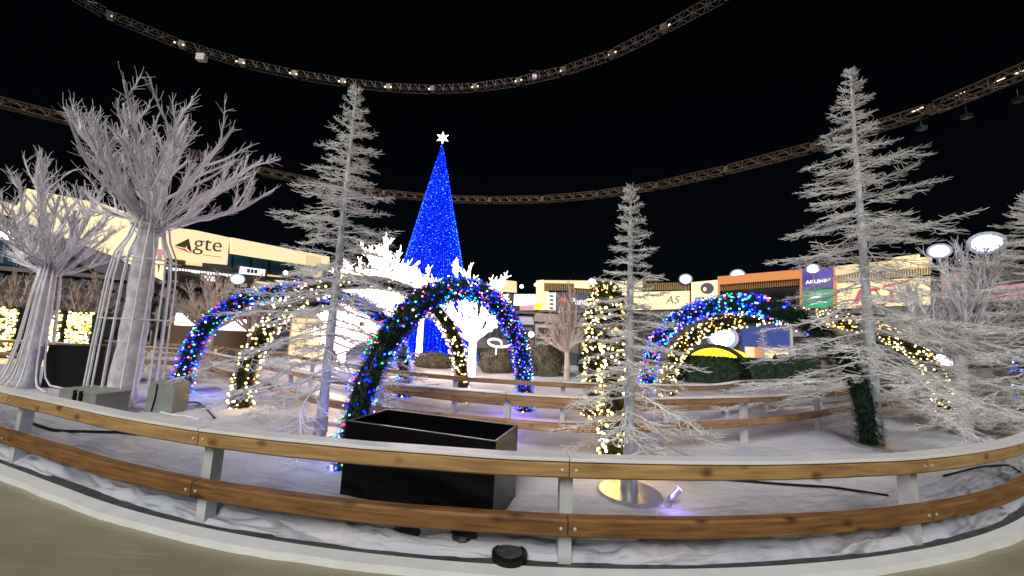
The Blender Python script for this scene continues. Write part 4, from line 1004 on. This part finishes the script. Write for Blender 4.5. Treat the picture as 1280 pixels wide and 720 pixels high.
# ------------------------------------------------------------------ objects on the field beyond the trail
def scatter_leaves(mb, C, rad, n, size, seed, box=None):
    rng = np.random.default_rng(seed)
    if box is not None:
        p = rng.uniform(-1, 1, (n, 3)); ax = rng.integers(0, 3, n); p[np.arange(n), ax] = np.sign(p[np.arange(n), ax])*rng.uniform(.9, 1.04, n); p = p*np.array(box)/2
    else:
        p = rng.normal(0, 1, (n, 3)); p /= np.linalg.norm(p, axis=1, keepdims=True); p *= np.array(rad)*(rng.uniform(.5, 1.05, n)**.6)[:, None]
    d1 = rng.normal(0, 1, (n, 3)); d1 /= np.linalg.norm(d1, axis=1, keepdims=True); d2 = np.cross(d1, rng.normal(0, 1, (n, 3))); d2 /= np.linalg.norm(d2, axis=1, keepdims=True)
    p = p+np.array(C); a = d1*size; b = d2*size*.5
    mb.add(np.stack([p-a, p-b, p+a, p+b], 1).reshape(-1, 3), np.arange(n*4).reshape(-1, 4))
def hedge(px0, px1, py_top, py_bot, Y, label, thick=1.2, cat='hedge'):
    a = at(px0, py_bot, Y); b = at(px1, py_bot, Y); h = at((px0+px1)/2, py_top, Y).z; w = b.x-a.x; cx = (a.x+b.x)/2
    r = empty('box_hedge', (cx, Y, 0), label, cat, 'clipped dark hedges')
    mb = MB(); mb.box((cx, Y, h/2), (w*.97, thick*.97, h*.97)); scatter_leaves(mb, (cx, Y, h/2), None, int(900*w), .07, int(px0), (w, thick, h)); mb.build('foliage', M['hedge'], r); return r
hedge(853, 915, 446, 480, 17.5, 'dark clipped hedge below the yellow canvas top')
hedge(928, 978, 449, 480, 17.5, 'dark clipped hedge in front of the low brown wall')
hedge(978, 1015, 445, 480, 18.5, 'dark clipped hedge right of the low brown wall')
# dark hoop between the hedges
q = at(893, 476, 16.6); hp = MB(); cx, cz = q.x, .2
hp.tubes([[(cx+2.0*math.cos(a)*.9, 16.6, .0+1.75*math.sin(a)) for a in np.linspace(0, math.pi, 30)]], .09, 10)
tag(hp.build('hoop', M['hoop'], smooth=True, loc=(cx, 16.6, 0)), 'plain dark green hoop arching over the hedge under the low floodlight', 'hoop')
# yellow canvas top
c = at(900, 446, 22); yc = empty('canvas_tent', (c.x, 22, 0), 'tent with a bright yellow rounded canvas top behind the dark hedge', 'tent'); hh = at(900, 433, 22).z
mb = MB(); mb.lathe((c.x, 22, hh-.55), [(1.55, -.05), (1.5, 0), (1.15, .28), (.6, .47), (.05, .55)], 24); mb.build('canopy', M['yellow'], yc, smooth=True)
for sx in (-1, 1):
    for sy in (-1, 1): mb = MB(); mb.tube([(c.x+sx*1.05, 22+sy*1.05, 0), (c.x+sx*1.05, 22+sy*1.05, hh-.5)], .04, 6); mb.build('pole', M['steel'], yc)
# blue backdrop, low brown wall and small white fir before it
a = at(928, 441, 26); b = at(986, 441, 26); t0 = at(957, 400, 26).z
bd = empty('blue_backdrop', ((a.x+b.x)/2, 26, 0), 'dark blue night sky backdrop behind the small white fir tree', 'backdrop')
mb = MB(); mb.box(((a.x+b.x)/2, 26, t0/2), (b.x-a.x, .2, t0)); mb.build('panel', M['blueback'], bd)
mb = MB(); mb.box((b.x+.1, 25.95, t0/2), (.16, .3, t0+.1)); mb.build('edge_post', M['palewhite'], bd)
a = at(932, 449, 24); b = at(986, 449, 24); t0 = at(957, 434.5, 24).z
lw = empty('low_wall', ((a.x+b.x)/2, 24, 0), 'low brown boarded wall under the dark blue backdrop', 'wall'); w = b.x-a.x
for k in range(5):
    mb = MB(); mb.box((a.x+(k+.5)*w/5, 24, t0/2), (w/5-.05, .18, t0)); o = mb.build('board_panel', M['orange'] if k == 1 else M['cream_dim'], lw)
q = at(955, 452, 22.5); q.z = 0; fir(q, at(955, 412, 22.5).z, .75, 'tiny white fir tree before the dark blue backdrop', 71, .4, 50, base_plate=False, trunk_r=.05, group='white bare fir trees on the snow cloth', tw=1.5)
# glowing stacked cone at right
q = at(1184, 459, 17); q.z = 0; gcn = empty('glowing_cone', tuple(q), 'small glowing white cone sculpture at the end of the right gold arch', 'light sculpture')
zb = at(1184, 456, 17).z; zt = at(1182, 430, 17).z; d = zt-zb
mb = MB(); mb.lathe((q.x, q.y, zb), [(d*.52, 0), (d*.46, .08*d), (d*.30, d*.45), (d*.17, d*.52)], 16); mb.build('lower_tier', M['white_hot'], gcn)
mb = MB(); mb.lathe((q.x, q.y, zb), [(d*.22, d*.53), (d*.19, d*.62), (d*.09, d*.86), (.02, d)], 16); mb.build('upper_tier', M['white_hot'], gcn)
mb = MB(); mb.box((q.x, q.y, zb/2-.01), (.5, .5, zb-.03)); mb.build('pedestal', M['concrete'], gcn)
# gold lit hedges at far left
for i, (x0, x1, yt, yb) in enumerate(((0, 38, 385, 419), (62, 92, 389, 420), (100, 129, 391, 420))):
    Y = 15.6; a = at(x0, yb, Y); b = at(x1, yb, Y); h = at((x0+x1)/2, yt, Y).z; w = b.x-a.x; cx = (a.x+b.x)/2
    r = empty('lit_hedge', (cx, Y, 0), ('hedge block covered in gold lights, leftmost of three by the left edge', 'hedge block covered in gold lights, just right of the flared root wire tree', 'hedge block covered in gold lights, just left of the caged wire trunk')[i], 'lit hedge', 'hedge blocks covered in gold lights')
    mb = MB(); mb.box((cx, Y, h/2), (w*.95, .95, h*.95)); scatter_leaves(mb, (cx, Y, h/2), None, 900, .06, i+3, (w, 1.0, h)); mb.build('foliage', M['hedge'], r)
    rng = np.random.default_rng(i+90); n = 330; C = np.stack([rng.uniform(-w/2, w/2, n)+cx, np.full(n, Y-.53)+rng.normal(0, .02, n), rng.uniform(.1, h, n)], 1); mb = MB()
    for j, mn in enumerate(('led_warm', 'led_warm2', 'led_gold')): mb.cur = j; mb.spheres(C[j::3], .036*rng.uniform(.7, 1.3, len(C[j::3])), ICO)
    tag(mb.build('light_net', [M['led_warm'], M['led_warm2'], M['led_gold']], r), kind='stuff')
# glowing white booths behind the left arch
def booth(px0, px1, py0, py1, Y, label, pitched=False):
    a = at(px0, py1, Y); b = at(px1, py1, Y); zt = at((px0+px1)/2, py0, Y).z; zb = at((px0+px1)/2, py1, Y).z; cx = (a.x+b.x)/2; w = b.x-a.x
    r = empty('market_booth', (cx, Y, 0), label, 'market booth')
    mb = MB(); mb.box((cx, Y, zb/2-.01), (w+.3, 1.2, zb-.02)); mb.build('counter', M['gold_dark'], r)
    mb = MB(); mb.box((cx, Y, (zt+zb)/2), (w, .8, zt-zb-.02)); mb.build('lit_window', M['white_hot'], r)
    mb = MB()
    if pitched: mb.prism([(cx-w/2-.25, Y-.8, zt), (cx+w/2+.25, Y-.8, zt), (cx+w*.1, Y-.8, zt+.7)], (0, 1, 0), 1.6)
    else: mb.box((cx, Y, zt+.06), (w+.4, 1.5, .1))
    mb.build('roof', M['concrete'], r); return r
booth(273, 314, 399, 413, 20, 'market booth with a wide glowing white window under the left multicoloured arch')
booth(226, 249, 392, 407, 21, 'market booth with a small glowing window and pitched roof left of the multicoloured arch', True)
# lattice hut
a = at(360, 440, 18); b = at(398, 440, 18); zt = at(380, 398, 18).z
lh = empty('lattice_hut', ((a.x+b.x)/2, 18, 0), 'beige lattice sided hut behind the gold light arch on the left', 'hut'); cx = (a.x+b.x)/2; w = b.x-a.x
mb = MB(); mb.box((cx, 18.5, zt/2), (w, .9, zt)); mb.build('wall', M['cream_dim'], lh)
mb = MB()
for k in range(-3, 14):
    for s in (-1, 1):
        x0 = cx-w/2+k*.2; x1 = x0+s*zt*.6
        P = [(x0, 18.02, .05), (x1, 18.02, zt-.02)]
        if min(x0, x1) > cx-w/2-.02 and max(x0, x1) < cx+w/2+.02: mb.tube(P, .018, 4)
for x in (cx-w/2, cx, cx+w/2): mb.tube([(x, 18.0, 0), (x, 18.0, zt)], .03, 4)
mb.build('lattice', M['gold_slat'], lh)
mb = MB(); mb.prism([(cx-w/2-.2, 17.8, zt), (cx+w/2+.2, 17.8, zt), (cx, 17.8, zt+.6)], (0, 1, 0), 1.5); mb.build('roof', M['concrete'], lh)
# dark wreath
q = at(196, 392, 15); mb = MB(); mb.tubes([[(q.x+.30*math.cos(a), 15, q.z+.55*math.sin(a)) for a in np.linspace(0, 2*math.pi, 22)]], .16, 8)
scatter_leaves(mb, (q.x, 15, q.z), (.45, .2, .7), 10, .05, 3); mb.tube([(q.x, 15, 0), (q.x, 15, q.z-.6)], .05, 6)
tag(mb.build('wreath', M['hedge'], loc=(q.x, 15, 0)), 'tall dark oval wreath on a stake right of the caged wire trunk', 'wreath')
# shrubs
def shrub(px, py_top, py_bot, wpx, Y, label, m='bush', seed=1):
    q = at(px, py_bot, Y); h = at(px, py_top, Y).z; rx = wpx/2/F*Y
    r = empty('round_shrub', (q.x, Y, 0), label, 'shrub', 'round shrubs beyond the trail')
    mb = MB(); mb.lathe((q.x, Y, 0), [(rx*.7, .02), (rx*.9, h*.3), (rx*.85, h*.65), (rx*.5, h*.9), (.02, h*.96)], 16); scatter_leaves(mb, (q.x, Y, h*.5), (rx*1.05, rx*1.05, h*.55), 1800, .06, seed); mb.build('foliage', M[m], r)
shrub(682, 430, 474, 44, 17, 'big brownish round shrub left of the pale taupe tree', seed=5)
shrub(620, 437, 474, 46, 17.5, 'brownish round shrub between the glowing tree and the right leg of the arch', seed=6)
shrub(662, 444, 474, 28, 16.8, 'small brownish shrub touching the right leg of the arch', seed=7)
shrub(540, 440, 474, 50, 18.5, 'brownish shrub left of the glowing tree, under the gold arch leg', seed=8)
shrub(760, 446, 474, 36, 18, 'dark round shrub right of the pale taupe tree', 'hedge', seed=9)
shrub(735, 438, 474, 26, 19, 'dark round shrub just behind the pale taupe trunk', 'hedge', seed=10)
# white looping light sculpture
q = at(615, 430, 17); mb = MB(); pts = []
for t in np.linspace(0, 1, 40):
    a = t*2.1*math.pi; pts.append((q.x+.42*math.cos(a)+.55*t, 17, q.z+.20*math.sin(a)+.12*t))
mb.tube(pts, .045, 7); mb.tube([(q.x+.2, 17, 0), (q.x+.2, 17, q.z-.2)], .03, 6)
tag(mb.build('loop_sculpture', M['white_hot'], smooth=True, loc=(q.x, 17, 0)), 'thin looping white light sculpture beside the glowing tree trunk', 'light sculpture')
# dim market stalls along the foot of the right stand
stall_spec = ((640, 664, 396, 432, 34, 'dim market stall with a pale roof right of the multicoloured arch'), (668, 692, 392, 432, 36, 'tall white fronted market stall left of the pale taupe tree'),
    (726, 748, 398, 434, 34, 'dim market stall between the pale taupe tree and the edge on gold arch'), (1060, 1090, 405, 445, 24, 'dim market stall left of the tallest fir trunk'),
    (1112, 1150, 407, 446, 24, 'dim market stall under the three strip lamps'), (1196, 1240, 405, 452, 20, 'dim market stall under the red hanging sign'), (1012, 1040, 410, 446, 26, 'dim market stall right of the dark blue backdrop'))
for i, (x0, x1, yt, yb, Y, label) in enumerate(stall_spec):
    a = at(x0, yb, Y); b = at(x1, yb, Y); zt = at((x0+x1)/2, yt, Y).z; cx = (a.x+b.x)/2; w = b.x-a.x
    r = empty('market_stall', (cx, Y, 0), label, 'market stall', 'market stalls at the foot of the right stand')
    mb = MB(); mb.box((cx, Y+.6, zt*.4), (w, 1.2, zt*.8)); mb.build('body', M['concrete'] if i != 1 else M['palewhite'], r)
    mb = MB(); mb.prism([(cx-w/2-.2, Y-.3, zt*.8+.01), (cx+w/2+.2, Y-.3, zt*.8+.01), (cx+w/2, Y-.3, zt), (cx-w/2, Y-.3, zt)], (0, 1, 0), 1.9); mb.build('roof', M['palewhite'] if i % 2 == 0 else M['taupe'], r)
    mb = MB(); mb.box((cx, Y-.02, zt*.55), (w*.7, .06, zt*.22)); mb.build('hatch', M['dark'], r)
    mb = MB(); mb.box((cx, Y-.15, zt*.40), (w*.86, .3, .06)); mb.build('counter', M['gold_slat'], r)
q = at(739, 437, 17); mb = MB(); mb.lathe((q.x, 17, q.z), [(.02, -.16), (.2, -.05), (.2, .05), (.02, .16)], 10); mb.tube([(q.x, 17, 0), (q.x, 17, q.z-.14)], .03, 6)
tag(mb.build('green_lamp', M['led_green'], loc=(q.x, 17, 0)), 'small green lamp right of the pale taupe trunk', 'lamp')

# ------------------------------------------------------------------ light
SKYS = .00055
w = bpy.data.worlds.new('World'); sc.world = w; w.use_nodes = True
nt = w.node_tree; bg = nt.nodes['Background']; sky = nt.nodes.new('ShaderNodeTexSky'); sky.sky_type = 'NISHITA'; sky.sun_disc = False
EL, AZ = math.radians(40), math.radians(195)
sky.sun_elevation = EL; sky.sun_rotation = AZ; bg.inputs['Strength'].default_value = SKYS
nt.links.new(sky.outputs['Color'], bg.inputs['Color'])
s = bpy.data.lights.new('sun', 'SUN'); s.energy = 2.55; s.angle = math.radians(28); s.color = (1.0, .965, .93)
so = bpy.data.objects.new('sun', s); col.objects.link(so)
dirv = Vector((math.sin(AZ)*math.cos(EL), math.cos(AZ)*math.cos(EL), math.sin(EL)))
so.rotation_euler = dirv.to_track_quat('Z', 'Y').to_euler()
def lamp(name, loc, e, c, r=.3):
    l = bpy.data.lights.new(name, 'POINT'); l.energy = e; l.color = c; l.shadow_soft_size = r
    o = bpy.data.objects.new(name, l); col.objects.link(o); o.location = loc
lamp('blue_arch_lamp', (-7.2, 9.1, .5), 22, (.12, .15, 1)); lamp('blue_arch_lamp', (-2.3, 5.5, .8), 12, (.12, .15, 1))
lamp('blue_arch_lamp', (.1, 8.4, .5), 16, (.3, .15, 1)); lamp('gold_arch_lamp', (1.55, 5.3, .5), 14, (1, .6, .2)); lamp('gold_arch_lamp', (-5.3, 7.8, .4), 8, (1, .65, .3))
lamp('blue_cone_lamp', (TX, TY-4.6, 1.6), 260, (.08, .12, 1), .8)
lamp('violet_uplight_lamp', tuple(np.array(gp(843, 634, .14))), 1.6, (.35, .25, 1), .03)

# ------------------------------------------------------------------ camera, view
cd = bpy.data.cameras.new('Camera'); cam = bpy.data.objects.new('Camera', cd); col.objects.link(cam); sc.camera = cam
cd.sensor_width = 36; cd.lens = 36*F/1280; cd.clip_end = 600; cd.clip_start = .05
fwd = Vector((0, CP, SP)); u0 = Vector((0, -SP, CP)); r0 = Vector((1, 0, 0))
rt = r0*CR+u0*SR; up = -r0*SR+u0*CR
cam.matrix_world = Matrix(((rt.x, up.x, -fwd.x, 0), (rt.y, up.y, -fwd.y, 0), (rt.z, up.z, -fwd.z, H), (0, 0, 0, 1)))
vs = sc.view_settings; vs.view_transform = 'Standard'; vs.look = 'None'; vs.exposure = 0.0; vs.gamma = 1; vs.use_curve_mapping = False
sc.render.engine = 'CYCLES'; cy = sc.cycles
cy.use_denoising = True; cy.max_bounces = 5; cy.diffuse_bounces = 3; cy.glossy_bounces = 2; cy.sample_clamp_indirect = 3.0; cy.sample_clamp_direct = 0; cy.use_light_tree = True; cy.caustics_reflective = False
sc.render.film_transparent = False
